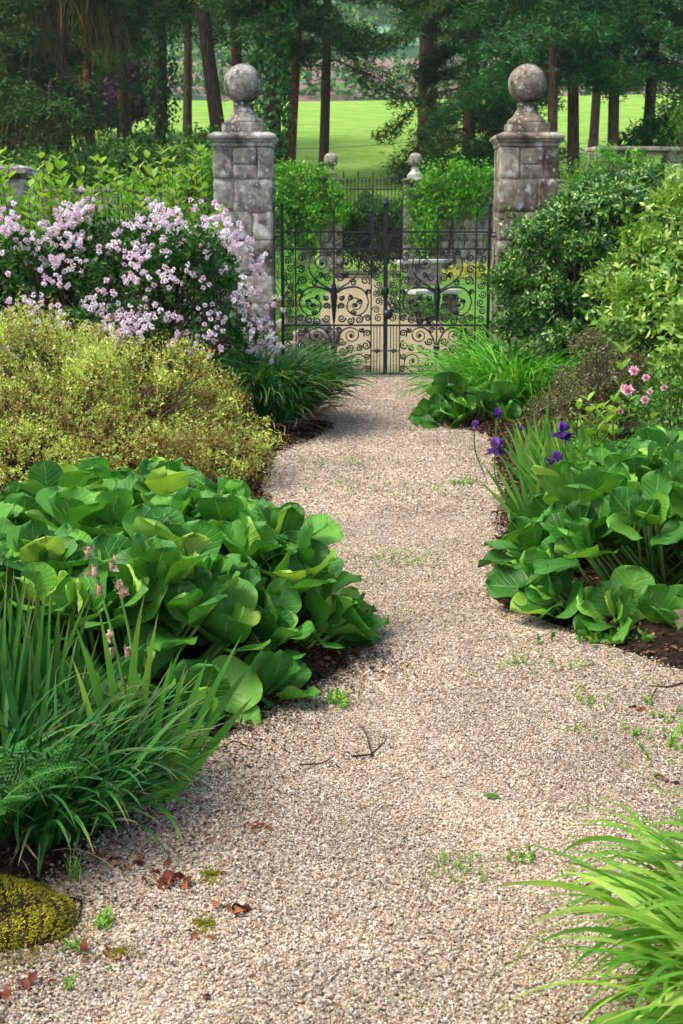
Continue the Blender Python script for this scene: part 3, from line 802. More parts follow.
def gate_leaf(hx, mx, label):
    "hx: hinge side, mx: meeting side"
    sg = 1 if mx > hx else -1
    Wd = abs(mx - hx)
    root = thing('iron_gate', label, 'gate', (hx, GY, 0), 'ornamental iron gates between the stone pillars')
    X = lambda u: hx + sg * u
    def line(pts, r, sides=6, geo=None):
        P = np.array([[X(p[0]), GY, p[1]] for p in pts], float)
        geo.tubes(P, r, sides, R.random())
    # frame: hinge stile, meeting stile and rails
    f = Geo()
    f.box((X(0), GY, .86), (.030, .030, 1.66), .5)
    for z in (.045, .53, 1.28, 1.445): f.box((X(Wd / 2), GY, z), (Wd, .022, .017), .5)
    f.build('frame', M['iron'], root)
    b = Geo()
    for u, top, r in ((.13, 1.60, .007), (.51, 1.62, .008), (Wd - .13, 1.62, .007)):
        b.tubes([[X(u), GY, .045], [X(u), GY, top]], r, 6, .5)
        b.lathe((X(u), GY, top), [(.006, 0), (.013, .015), (.011, .035), (.001, .075)], 8, .5)
    b.lathe((X(0), GY, 1.69), [(.012, 0), (.016, .012), (.012, .03), (.001, .05)], 8, .5)
    for u in (.065, .25, .38, .64, .77, Wd - .065):
        b.tubes([[X(u), GY, 1.28], [X(u), GY, 1.50 + .03 * (u > .3)]], .004, 5, .5)
    # lower thin bars beside the meeting stile with their knots
    for u in (Wd - .10, Wd - .07, Wd - .04):
        b.tubes([[X(u), GY, .05], [X(u), GY, .53]], .0045, 5, .5)
    b.lathe((X(Wd - .07), GY, .25), [(.004, 0), (.02, .012), (.028, .025), (.02, .038), (.004, .05)], 8, .5)
    b.lathe((X(Wd - .07), GY, .27), [(.06, 0), (.06, .01)], 4, .5)
    b.build('bars', M['iron'], root)
    s = Geo(); c = .51
    def sc(du, z, r, turns=1.5, a0=0, dirn=1, w=.0076, eye=0.0, both=True):
        for k in ((1, -1) if both else (1,)):
            sp_ = spiral(0, 0, r, turns, a0, dirn)
            P = np.stack([hx + sg * (c + k * (du + sp_[:, 0])), np.full(len(sp_), GY), z + sp_[:, 2]], -1)
            s.tubes(P, np.linspace(w * 1.25, w * .8, len(P))[None], 5, R.random())
            if eye:
                e = np.array([hx + sg * (c + k * du), GY, z])
                prof = [(max(eye * math.sin(a), .0005), -eye * .6 * math.cos(a)) for a in np.linspace(.02, pi - .02, 8)]
                g2 = Geo(); g2.lathe((0, 0, 0), prof, 10)
                V = g2.v[0][:, [0, 2, 1]] + e
                s.add(V, g2.loops[0].reshape(-1, 4), .5)
    def cv(p0, p1, p2, p3, w0=.008, w1=.005):
        for k in (1, -1):
            P = bez(p0, p1, p2, p3)
            P = np.stack([hx + sg * (c + k * P[:, 0]), np.full(len(P), GY), P[:, 2]], -1)
            s.tubes(P, np.linspace(w0, w1, len(P))[None], 6, R.random())
    # lower panel
    cv((.005, .28), (.03, .46), (.13, .57), (.245, .47), .012, .006)
    sc(.17, .43, .082, 1.5, .5, -1, .0055, .020)
    cv((.005, .24), (.03, .06), (.2, -.02), (.31, .12), .011, .006)
    sc(.235, .17, .092, 1.5, -.4, 1, .0055, .020)
    for du, z, r, a in ((.075, .37, .042, 0), (.09, .27, .052, 1), (.07, .14, .05, 2), (.15, .09, .045, 3), (.32, .33, .05, 1.4), (.335, .45, .042, 4), (.34, .09, .036, 2.4), (.05, .48, .034, 3), (.17, .30, .042, 5), (.25, .30, .036, 2), (.33, .22, .034, .6), (.27, .48, .026, 1)):
        sc(du, z, r, 1.6, a, 1 if int(a * 10) % 2 else -1)
    # middle panel: the palmette with its arms
    cv((.005, .84), (.06, .90), (.33, 1.0), (.345, .74), .015, .007)
    sc(.215, .73, .125, 1.7, .1, -1, .0062, .024)
    cv((.0, .86), (.10, .93), (.25, .98), (.25, 1.12), .012, .006)
    cv((.25, 1.12), (.25, 1.24), (.12, 1.30), (.015, 1.19), .006, .006)
    sc(.115, 1.14, .088, 1.6, 2.2, -1, .0058, .020)
    for du, z, r, a in ((.075, .60, .042, 0), (.165, .575, .042, 1), (.25, .585, .045, 2), (.335, .60, .038, 3), (.075, .72, .036, 4), (.075, .80, .03, 1), (.345, .86, .03, 4.4),
                        (.31, .97, .05, 5.5), (.325, 1.08, .045, .3), (.325, 1.20, .045, 1.7), (.19, .95, .038, 3), (.06, 1.0, .045, 2), (.13, 1.03, .03, 5), (.20, 1.24, .03, 4), (.04, 1.24, .03, 1), (.16, .80, .03, 2), (.26, .76, .03, 3.4), (.19, .66, .03, .4)):
        sc(du, z, r, 1.6, a, 1 if int(a * 10) % 2 else -1)
    # narrow side panels
    for base_u in (-.51 + .065, ):
        for i, z in enumerate(np.arange(.09, 1.26, .083)):
            u = .065 + .012 * (-1) ** i
            sp_ = spiral(0, 0, .042, 1.6, i * 2.1, (-1) ** i)
            s.tubes(np.stack([hx + sg * (u + sp_[:, 0]), np.full(len(sp_), GY), z + sp_[:, 2]], -1), .0064, 5, .5)
    for i, z in enumerate(np.arange(.60, 1.26, .083)):
        u = Wd - .068 + .012 * (-1) ** i
        sp_ = spiral(0, 0, .042, 1.6, i * 2.1 + 1, (-1) ** i)
        s.tubes(np.stack([hx + sg * (u + sp_[:, 0]), np.full(len(sp_), GY), z + sp_[:, 2]], -1), .0064, 5, .5)
    for u in (.19, .32, .45, .58, .70, .83):     # small arches between the top rails
        a = np.linspace(0, pi, 10)
        s.tubes(np.stack([hx + sg * (u + .06 * np.cos(a)), np.full(10, GY), 1.29 + .10 * np.sin(a)], -1), .004, 5, .5)
    s.build('scrollwork', M['iron'], root)
    p = Geo()   # the dark central palmette and the bulb under it
    p.lathe((X(c), GY, .55), [(.008, 0), (.014, .04), (.022, .13), (.03, .22), (.036, .27), (.022, .31), (.028, .33), (.026, .36), (.01, .40), (.012, .42), (.002, .46)], 10, .5)
    p.lathe((X(c), GY, .19), [(.006, 0), (.02, .03), (.03, .08), (.034, .12), (.022, .16), (.006, .19)], 10, .5)
    p.build('palmette', M['iron'], root)
    h = Geo()
    h.box((X(-.05), GY, 1.40), (.09, .014, .018), .5)
    h.box((X(-.05), GY, 1.44), (.09, .012, .012), .5)
    h.box((X(-.05), GY, .30), (.09, .014, .018), .5)
    h.build('hinge', M['iron'], root)
    return root
gl = gate_leaf(-.585, .425, 'left black iron gate with scrollwork, half hidden by strap leaves')
gr = gate_leaf(1.462, .452, 'right black iron gate carrying the thick meeting bar and lock')
f = Geo()
f.box((.438, GY - .022, .87), (.042, .022, 1.66), .5); f.lathe((.438, GY - .022, 1.70), [(.03, 0), (.034, .01), (.034, .03), (.015, .05), (.02, .06), (.001, .085)], 10, .5)
f.build('meeting_bar', M['iron'], gr)
f = Geo()
f.lathe((0, 0, 0), [(.046, 0), (.05, .006), (.046, .02), (.02, .03)], 18, .5)
V = f.v[0][:, [0, 2, 1]] * np.array([1, -1, 1]) + np.array([.462, GY - .034, .64]); f.v[0] = V
for k in range(1, len(f.v)): f.v[k] = f.v[k][:, [0, 2, 1]] * np.array([1, -1, 1]) + np.array([.462, GY - .034, .64])
f.build('lock', M['iron'], gr)
f = Geo()
f.rough_box((.43, GY - .04, .87), (.075, .03, .085), .02, 4, .004)
f.build('boss', M['iron'], gr)

for x, lab in ((-.675, 'black iron gatepost beside the pillar with white lichen'), (1.545, 'black iron gatepost beside the brownish pillar')):
    g = Geo()
    g.box((x, GY, .85), (.034, .034, 1.70), .5)
    g.lathe((x, GY, 1.70), [(.02, 0), (.024, .01), (.018, .03), (.001, .05)], 8, .5)
    for z in (1.36, .40): g.box((x + (-.045 if x < 0 else .045), GY, z), (.06, .02, .025), .5)
    tag(g.build('gate_post', M['iron'], None, (x, GY, 0)), lab, 'gatepost')

# threshold stone under the gate
# ------------------------------------------------------------------ garden walls
def rubble_wall(name, p0, p1, h, th, label, mat, bs=(.28, .14), seed=1, coping=True, det=2, hf=None, group=None, cop=.09):
    p0, p1 = np.array(p0, float), np.array(p1, float)
    Ln = np.linalg.norm(p1 - p0); d = (p1 - p0) / Ln; rot = math.atan2(d[1], d[0])
    mid = (p0 + p1) / 2
    root = thing(name, label, 'wall', (mid[0], mid[1], 0), group)
    rg = np.random.default_rng(seed)
    g = Geo(); z = 0
    hf = hf or (lambda t: h)
    K = 16
    for k in range(K):
        t = (k + .5) / K
        g.box((*(p0 + d * Ln * t), hf(t) / 2), (Ln / K, th - .06, hf(t) - .01), .1, 0, rot)
    while z < h:
        hh = bs[1] * rg.uniform(.7, 1.35); t = 0
        while t < Ln:
            l = min(bs[0] * rg.uniform(.5, 1.5), Ln - t)
            if l < .03: break
            hl = hf((t + l / 2) / Ln)
            if z + hh * .6 < hl:
                q = p0 + d * (t + l / 2); hb = min(hh, hl - z)
                for side in (-1, 1):
                    nx = np.array([-d[1], d[0]]) * side * (th / 2 - .05)
                    g.rough_box((q[0] + nx[0], q[1] + nx[1], z + hb / 2), (l - .012, .10 + rg.uniform(0, .02), hb - .012), .02, det, .006, rg.random(), 0, rg.random() * 9, rot)
            t += l
        z += hh
    g.build('wall_stones', mat, root)
    if coping:
        g = Geo(); t = 0
        while t < Ln - .05:
            l = min(rg.uniform(.5, .8), Ln - t)
            za, zb = hf(t / Ln), hf((t + l) / Ln)
            q = p0 + d * (t + l / 2)
            g.rough_box((q[0], q[1], (za + zb) / 2 + cop / 2), (l - .01, th + .10, cop + abs(zb - za) * .6), .02, 4, .006, rg.random(), 0, rg.random() * 9, rot)
            t += l
        g.build('coping', mat, root)
    return root
rubble_wall('garden_wall', (-6.5, GY + .25), (-1.3, GY + .25), 1.48, .4, 'low lichened stone wall behind the pink flowering shrub', M['stone'], seed=5)
root = thing('wall_pier', 'square stone pier with flat cap at the left edge behind leafy stems', 'stone pier', (-3.45, GY + .1, 0))
g = Geo()
for ci in range(8):
    g.rough_box((-3.45, GY + .1, .125 + ci * .245), (.72, .6, .238), .02, 5, .006, R.random(), 0, ci * 2.0)
g.build('shaft', M['stone'], root)
g = Geo(); g.lathe((-3.45, GY + .1, 1.96), [(.52, 0), (.58, .03), (.60, .04), (.60, .09), (.5, .12)], 4, .7, 0, pi / 4, .005, False); g.build('cap', M['stone'], root)
rubble_wall('garden_wall', (2.2, GY + .25), (9, GY + .25), 1.5, .4, 'stone wall running right from the brownish pillar, hidden by shrubs', M['stone3'], seed=6)
rubble_wall('rubble_wall', (3.75, 22), (10.5, 23.5), 2.55, .5, 'tall rubble stone wall with flat coping above the right shrubs', M['stone3'], (.26, .13), seed=9, cop=.07)

# second gateway at the far end of the garden
SY = 38.0
gate_pillar(-.28, SY, 'distant gate pillar with ball half buried in leafy climber', M['stone2'], h=2.42, seed=21, det=2, w=.62, group=None)
rp_ = gate_pillar(1.92, SY, 'distant gate pillar whose ball stands on a whitish pedestal', M['stone2'], h=2.42, seed=22, det=2, w=.62)
for ch in rp_.children:
    if ch.name.startswith('pedestal'): ch.data.materials[0] = M['slab']
root = thing('iron_gate', 'far plain railed iron gate with spear tips between the distant pillars', 'gate', (.82, SY, 0))
g = Geo()
for k in range(17):
    x = .05 + k * .0965
    top = 2.45 + (.18 if k % 4 == 0 else 0) 
    g.tubes([[x, SY, .08], [x, SY, top]], .013 if k % 4 == 0 else .009, 5, .5)
    g.lathe((x, SY, top), [(.01, 0), (.028, .04), (.001, .13)], 5, .5)
    if k < 16: g.tubes([[x + .048, SY, .08], [x + .048, SY, 1.1]], .009, 5, .5)
g.build('railings', M['rust_iron'], root)
g = Geo()
for z in (.1, 1.1, 2.28): g.box((.82, SY, z), (1.6, .025, .03), .5)
g.box((.04, SY, 1.2), (.04, .04, 2.3), .5); g.box((1.6, SY, 1.2), (.04, .04, 2.3), .5); g.box((.82, SY, 1.2), (.05, .04, 2.4), .5)
g.build('frame', M['rust_iron'], root)
rubble_wall('far_garden_wall', (2.3, SY), (12, SY), 2.45, .5, 'distant garden wall sweeping up to a level coping right of the far gate', M['stone3'], (.36, .2), seed=31, hf=lambda t: 1.75 + .7 * min(1, max(0, (t * 9.7 - .3) / 1.6)) ** 2 if t * 9.7 < 1.9 else 2.45, cop=.08)
rubble_wall('far_garden_wall', (-12, SY), (-.7, SY), 2.2, .5, 'distant garden wall hidden under climbers left of the far gate', M['stone3'], (.36, .2), seed=32)
rubble_wall('old_brick_wall', (-9, 27), (-2.4, 27), 1.0, .35, 'low reddish wall behind the lawn left of the gate', simple('old_brick', ['6a4030', '8a5a45', 'a07860'], 8, .9, .4, .01, .1, rndmix=.3), (.22, .08), seed=33)

# pale stone bench glimpsed through the right gate
root = thing('garden_bench', 'pale topped stone seat on the lawn seen through the right gate', 'bench', (1.5, 22.5, 0))
BR = .5
g = Geo(); g.rough_box((1.42, 22.5, .44), (.85, .40, .07), .012, 4, .003, .5, 0, 1, BR); g.build('seat', M['slab'], root)
g = Geo(); g.rough_box((1.42 - .27 * sin(BR), 22.5 + .27 * cos(BR), .70), (.66, .06, .36), .012, 4, .004, .5, 0, 1, BR); g.build('backrest', M['stone3'], root)
g = Geo(); g.rough_box((1.42 - .27 * sin(BR), 22.5 + .27 * cos(BR), .90), (.98, .17, .06), .012, 4, .003, .5, 0, 1, BR); g.build('coping', M['slab'], root)
for k in (-1, 1):
    g = Geo(); g.rough_box((1.42 + k * .34 * cos(BR), 22.5 + k * .34 * sin(BR), .20), (.10, .34, .40), .015, 3, .003, .4, 0, 1, BR); g.build('leg', M['stone3'], root)

# ------------------------------------------------------------------ bergenia clumps
def bergenia(label, lobes, n, size, H, loc, outline=None, min_dist=.145):
    "lobes: (cx, cy, rx, ry) of ground covered by leaf rosettes"
    root = thing('bergenia_clump', label, 'bergenia', loc)
    lobes = np.array(lobes, float)
    g = Geo(); st = Geo()
    cen = []
    tries = 0
    while len(cen) < n // 9 and tries < n * 12:
        tries += 1
        k = R.choice(len(lobes), p=(lobes[:, 2] * lobes[:, 3]) / (lobes[:, 2] * lobes[:, 3]).sum())
        rr = math.sqrt(R.random()); a = R.random() * 2 * pi
        p = lobes[k, :2] + np.array([math.cos(a), math.sin(a)]) * rr * lobes[k, 2:4]
        q = min(np.linalg.norm((p - L_[:2]) / L_[2:4]) for L_ in lobes)
        if cen and min(np.linalg.norm(p - c_[0][:2]) for c_ in cen) < min_dist * R.uniform(.8, 1.2): continue
        outd = np.zeros(2)
        for L_ in lobes:
            outd += math.exp(-2 * np.linalg.norm((p - L_[:2]) / L_[2:4])) * (p - L_[:2]) / L_[2:4]
        outd = outd / (np.linalg.norm(outd) + 1e-6)
        z = H * (1 - .78 * q ** 2.6) * R.uniform(.72, 1.08) - .06
        cen.append((np.array([p[0], p[1], max(z, .03)]), q, outd))
    start, ld, nz, sz, od, r = [], [], [], [], [], []
    for c_, q, o_ in cen:
        ax = np.array([o_[0] * .75 * q ** 1.5, o_[1] * .75 * q ** 1.5, 1.0]) + np.concatenate([R.normal(size=2) * .22, [0]]); ax /= np.linalg.norm(ax)
        e1 = np.cross(ax, [.3, .9, .1]); e1 /= np.linalg.norm(e1); e2 = np.cross(ax, e1)
        m_ = R.integers(8, 12); a0 = R.random() * 6.28
        for j in range(m_):
            f_ = (j + .5) / m_
            an = a0 + j * 2.4 + R.normal() * .2; inc = .15 + 1.0 * f_ + R.normal() * .18
            rad = e1 * math.cos(an) + e2 * math.sin(an)
            d_ = ax * math.cos(inc) + rad * math.sin(inc)
            start.append(c_ + d_ * (.03 + .045 * f_) * (1 + .3 * R.normal()) - ax * .05 * f_); ld.append(d_)
            nz.append(ax * math.sin(inc) - rad * math.cos(inc) + R.normal(size=3) * .16)
            sz.append(size * (.72 + .42 * f_) * R.uniform(.85, 1.15)); od.append(o_); r.append(q)
    start, ld, nz, sz, od, r = map(np.array, (start, ld, nz, sz, od, r))
    start[:, 2] = np.maximum(start[:, 2], .025)
    low = (start[:, 2] + ld[:, 2] * sz) < .02
    ld[low, 2] = np.abs(ld[low, 2]) * .3 + .02
    n = len(start); rn = np.clip(R.random(n) ** 1.2, 0, 1)
    which = R.integers(0, len(L_BERG), n)
    for k in range(len(L_BERG)):
        m = which == k
        g.inst(L_BERG[k], start[m], ld[m], nz[m], sz[m], rn[m], R.uniform(.88, 1.15, m.sum()))
    # leaf stalks down to the crowns
    foot = start.copy(); foot[:, :2] -= od * (.06 + start[:, 2:3] * .75); foot[:, 2] = .0
    t = np.linspace(0, 1, 5)[None, :, None]
    mid = foot * .4 + start * .6 + np.array([0, 0, -.02])
    path = (1 - t) ** 2 * foot[:, None] + 2 * t * (1 - t) * mid[:, None] + t ** 2 * start[:, None]
    st.tubes(path, .0065, 5, R.random(n))
    g.build('foliage', M['berg'], root); st.build('stems', M['petiole'], root)
    # old rhizomes and withered leaves on the soil
    o = Geo()
    for _ in range(int(n / 12)):
        i = R.integers(0, n); a = R.random() * 6.28; b = foot[i] + np.array([0, 0, .02])
        o.tubes([[b, b + np.array([math.cos(a) * .08, math.sin(a) * .08, .02]), b + np.array([math.cos(a) * .16, math.sin(a) * .16, .0])]], .013, 6, .5)
    o.build('rhizome', M['twig'], root)
    d = Geo(); m = 26
    k = R.choice(n, m)
    pos = foot[k] + np.concatenate([R.normal(size=(m, 2)) * .07, np.full((m, 1), .035)], 1) + np.concatenate([od[k] * .10, np.zeros((m, 1))], 1)
    d.inst(L_BERG[2], pos, nrm(R.normal(size=(m, 3)) * (1, 1, .12)), np.array([[0, 0, 1.]]) + R.normal(size=(m, 3)) * .4, R.uniform(.035, .07, m))
    d.build('withered_leaves', M['deadleaf'], root)
    return root

bergenia('broad spreading clump of round leathery leaves left of the path', [(-.84, 5.2, .74, .78), (-1.5, 5.1, .75, .92), (-.34, 5.22, .34, .40), (-.58, 4.7, .38, .36), (-.88, 5.92, .70, .46), (-.95, 4.55, .5, .36), (-.55, 4.46, .20, .16)], 1750, .155, .50, (-.85, 5.25, 0))
bergenia('tall mound of round leathery leaves right of the path', [(1.42, 6.1, .58, .62), (1.98, 6.2, .58, .75), (1.04, 5.82, .30, .30), (1.65, 6.7, .55, .42), (1.45, 5.55, .52, .30), (1.10, 5.50, .26, .18), (1.62, 5.36, .38, .18)], 1500, .155, .52, (1.4, 6.2, 0))
bergenia('small clump of round leaves jutting onto the path near the right gate', [(.90, 11.05, .18, .24), (1.10, 10.9, .2, .2)], 110, .16, .32, (.9, 11.0, 0))

# ------------------------------------------------------------------ strap-leaved plants
def strap_clump(name, label, cat, centre, rad, n, L, W, th, mat, az=None, spread_az=pi, segs=8, pw=1.6, group=None, side=.2, tw=.5, fold=.25, wet=None):
    root = thing(name, label, cat, (centre[0], centre[1], 0), group)
    g = Geo()
    r = np.sqrt(R.random(n)); a = R.random(n) * 2 * pi
    b = np.stack([centre[0] + r * np.cos(a) * rad[0], centre[1] + r * np.sin(a) * rad[1], np.full(n, .03)], -1)
    out = np.arctan2(b[:, 1] - centre[1], b[:, 0] - centre[0])
    azz = out + R.normal(size=n) * .8 if az is None else az + R.normal(size=n) * spread_az
    blades(g, b, azz, R.uniform(*L, n), R.uniform(*W, n), R.uniform(th[0], th[1], n) * (.4 + .6 * r), R.uniform(th[2], th[3], n), pw, segs, fold, None, 0, R.normal(size=n) * tw, R.normal(size=n) * side)
    g.build('foliage', mat, root)
    d = Geo(); m = n // 9
    r = np.sqrt(R.random(m)); a = R.random(m) * 2 * pi
    b = np.stack([centre[0] + r * np.cos(a) * rad[0], centre[1] + r * np.sin(a) * rad[1], np.full(m, .02)], -1)
    blades(d, b, np.arctan2(b[:, 1] - centre[1], b[:, 0] - centre[0]) + R.normal(size=m) * .6, R.uniform(*L, m) * .6, R.uniform(*W, m) * .7, R.uniform(.5, 1.2, m), R.uniform(1.6, 2.3, m), 1.0, 6, .4, None, 0, R.normal(size=m), R.normal(size=m) * .5)
    d.build('withered_blades', M['dry'], root)
    return root

# arching lime-green blades, bottom right
strap_clump('lime_grass_clump', 'bright lime green arching grass spilling onto the gravel at bottom right', 'grass clump', (.935, 2.52), (.22, .37), 850, (.30, .60), (.012, .022), (.1, .9, 1.6, 2.9), M['lime_grass'], None, 1, 12, 1.3, None, .35, .6)
# daylilies beside the gate, both sides
strap_clump('daylily_clump', 'dark green arching daylily clump at the left foot of the gate', 'daylily', (-.56, 10.9), (.30, .5), 2000, (.5, .92), (.013, .022), (.03, .6, 1.4, 2.4), M['strap'], None, 1, 9, 1.3)
strap_clump('daylily_clump', 'light green arching daylily clump left of the dusky small leaved bush', 'daylily', (1.45, 11.9), (.42, .55), 950, (.55, .92), (.012, .019), (.1, 1.1, 1.5, 2.5), M['daylily'], None, 1, 9, 1.3)
strap_clump('daylily_clump', 'broader leaved daylily tuft against the foot of the right gate', 'daylily', (1.45, 13.1), (.30, .4), 260, (.45, .75), (.02, .032), (.0, .4, 1.2, 2.2), M['daylily'], None, 1, 9, 1.3)
# dark glossy strap clump in the left foreground
strap_clump('strap_leaf_clump', 'dense dark green strap leaved clump in front of the tall iris swords', 'strap leaved plant', (-.93, 3.62), (.36, .34), 950, (.28, .46), (.010, .016), (.0, 1.1, .8, 2.4), M['strap'], None, 1, 9, 1.4)
# bearded iris fans
def iris_fans(label, fans, mat, loc, group=None, W_=.026):
    root = thing('iris_clump', label, 'iris', loc)
    g = Geo()
    for (x, y, n, L, lean, az, fanaz) in fans:
        k = np.arange(n) - (n - 1) / 2
        th0 = lean + k * .11
        b = np.stack([x + k * .012 * math.cos(fanaz), y + k * .012 * math.sin(fanaz), np.full(n, .02)], -1)
        azz = np.where(th0 >= 0, fanaz, fanaz + pi) + R.normal(size=n) * .15
        th = np.abs(th0)
        blades(g, b, azz, L * (1 - .10 * np.abs(k)) * R.uniform(.85, 1.1, n), W_ * R.uniform(.8, 1.2, n), th, th + R.uniform(.02, .25, n), 2, 8, .08, None, 0, R.normal(size=n) * .25, 0, 1.0, pi / 2)
    g.build('foliage', mat, root)
    return root
fl = []
for _ in range(34):
    fl.append((R.uniform(-1.3, -.80), R.uniform(3.7, 4.15), 4, R.uniform(.50, .70), R.normal() * .03, 0, R.uniform(-.5, .5)))
iris_fans('tall upright iris swords rising behind the dark strap leaves at left edge', fl, M['sword'], (-1.0, 3.95, 0), None, .021)
r2 = iris_fans('iris fan leaning over the gravel with two withered flower stalks', [(-.50, 3.72, 6, .50, .38, 0, .1), (-.54, 3.78, 4, .36, .2, 0, -.2), (-.60, 3.80, 5, .60, .02, 0, .3), (-.50, 3.68, 4, .30, .5, 0, .0), (-.66, 3.78, 4, .42, -.1, 0, .1)], M['iris'], (-.55, 3.75, 0))
def withered_stalk(root, base, top, buds):
    g = Geo()
    base, top = np.array(base), np.array(top)
    t = np.linspace(0, 1, 8)[:, None]
    P = base + (top - base) * t + np.array([1, 0, 0]) * np.sin(t * pi) * .02
    g.tubes(P[None], np.linspace(.006, .0035, 8)[None], 6, .5)
    s = g.build('flower_stalk', M['stem_g'], root)
    for q, sx in buds:
        c = base + (top - base) * q + np.array([sx, 0, 0])
        b = Geo()
        b.inst(L_PETAL, np.tile(c, (9, 1)) + R.normal(size=(9, 3)) * .004, rvec(9) * (.5, .5, 1) + np.array([0, 0, .3]), rvec(9), R.uniform(.014, .026, 9))
        b.rough_box(c, (.014, .014, .03), .006, 3, .002)
        b.build('withered_bud', M['dry'], s)
withered_stalk(r2, (-.58, 3.80, .02), tuple(at(88, 548, 3.85)), ((.985, 0), (.90, .004), (.82, .006), (.62, .004), (.56, .004)))
withered_stalk(r2, (-.555, 3.78, .02), tuple(at(113, 562, 3.85)), ((.98, -.006), (.90, .010), (.86, .012), (.60, .004)))

fl = []
for _ in range(46):
    y = R.uniform(7.0, 9.0)
    fl.append((np.interp(y, PRY, PRX) + .12 + R.uniform(0, .5), y, 5, R.uniform(.32, .5), R.normal(-.25, .2), 0, R.uniform(-.5, .5)))
r3 = iris_fans('bearded iris with purple flowers leaning over the path edge', fl, M['iris'], (1.2, 8.0, 0), None, .024)
def iris_flower(root, p, s=1.0, foot=None):
    p = np.array(p, float)
    foot = p + np.array([R.uniform(.05, .18), R.uniform(0, .2), 0]) if foot is None else np.array(foot)
    foot[2] = .02
    g = Geo(); t = np.linspace(0, 1, 7)[:, None]
    g.tubes((foot + (p - foot) * t + np.array([-.03, 0, 0]) * np.sin(t * pi))[None], .0045, 5, .5)
    g.build('flower_stalk', M['stem_g'], root)
    g = Geo()
    for k in range(3):
        a = k * 2.094 + R.random()
        h = np.array([math.cos(a), math.sin(a), 0])
        # falls hang, standards rise
        for j in range(5):
            tt = (j - 2) * .28
            hh = np.array([math.cos(a + tt), math.sin(a + tt), 0])
            g.inst(L_PETAL, (p + hh * .012 * s)[None], (hh * .8 + np.array([0, 0, R.uniform(-1.1, -.2)]) + R.normal(size=3) * .25)[None], (hh + np.array([0, 0, .6]))[None], np.array([.062 * s * R.uniform(.8, 1.2)]), np.array([R.uniform(0, .5)]))
        b = a + 1.05
        for j in range(4):
            tt = (j - 1.5) * .35
            hh = np.array([math.cos(b + tt), math.sin(b + tt), 0])
            g.inst(L_PETAL, (p + hh * .006)[None], (hh * R.uniform(.2, .9) + np.array([0, 0, 1]) + R.normal(size=3) * .25)[None], (-hh + np.array([0, 0, .3]))[None], np.array([.058 * s]), np.array([R.uniform(.5, 1)]))
    g.build('flower', M['purple'], root)
for px, py, Y, s in ((497, 447, 7.9, 1.25), (562, 432, 7.6, 1.25), (557, 460, 7.3, 1.0), (475, 425, 8.6, .6), (498, 413, 8.8, .7), (521, 428, 8.3, .35)):
    iris_flower(r3, at(px, py, Y), s * .82)

# fern at the left edge
def fern(label, base, n, L, loc, azs=None):
    root = thing('fern', label, 'fern', loc)
    rb, gl_ = Geo(), Geo()
    for k in range(n):
        a = R.uniform(*azs) if azs else k / n * 2 * pi + R.uniform(-.3, .3)
        l = L * R.uniform(.75, 1.15); s = np.linspace(0, 1, 24)
        th = R.uniform(.35, .7) + R.uniform(.8, 1.2) * s ** 1.4
        d = np.stack([np.sin(th) * math.cos(a), np.sin(th) * math.sin(a), np.cos(th)], -1)
        P = np.array(base) + np.concatenate([[[0, 0, 0]], np.cumsum(d[:-1] * l / 23, 0)])
        rb.tubes(P[None], np.linspace(.003, .001, 24)[None], 4, .5)
        side = np.array([-math.sin(a), math.cos(a), 0]); up = np.cross(d, side) * -1
        wd = .30 * l * np.sin(pi * np.clip(s * .9 + .08, 0, 1)) ** .8
        for j in range(3, 24):
            for q in (-1, 1):
                ld = nrm(side * q + d[j] * .45 - np.array([0, 0, .1]))
                w = wd[j]
                m = max(3, int(w / .010))
                tt = (np.arange(m) + .5) / m
                pp = P[j] + ld * (tt * w)[:, None]
                for q2 in (-1, 1):
                    l2 = nrm(np.cross(up[j], ld)) * q2 + ld * .5
                    gl_.inst(L_QUAD, pp, np.tile(l2, (m, 1)), np.tile(up[j], (m, 1)) + R.normal(size=(m, 3)) * .15, .011 * (1.1 - tt) + .003, np.clip(R.random(m) * .6 + R.random() * .4, 0, 1))
    gl_.build('fronds', M['fern'], root); rb.build('stems', M['stem_g'], root)
    return root
fern('small green fern at the left edge above the mossy stone', (-.90, 3.22, .08), 11, .34, (-.9, 3.22, 0))
fern('feathery fern tuft under the roses at the right edge', (2.05, 8.1, .1), 12, .5, (2.05, 8.1, 0))

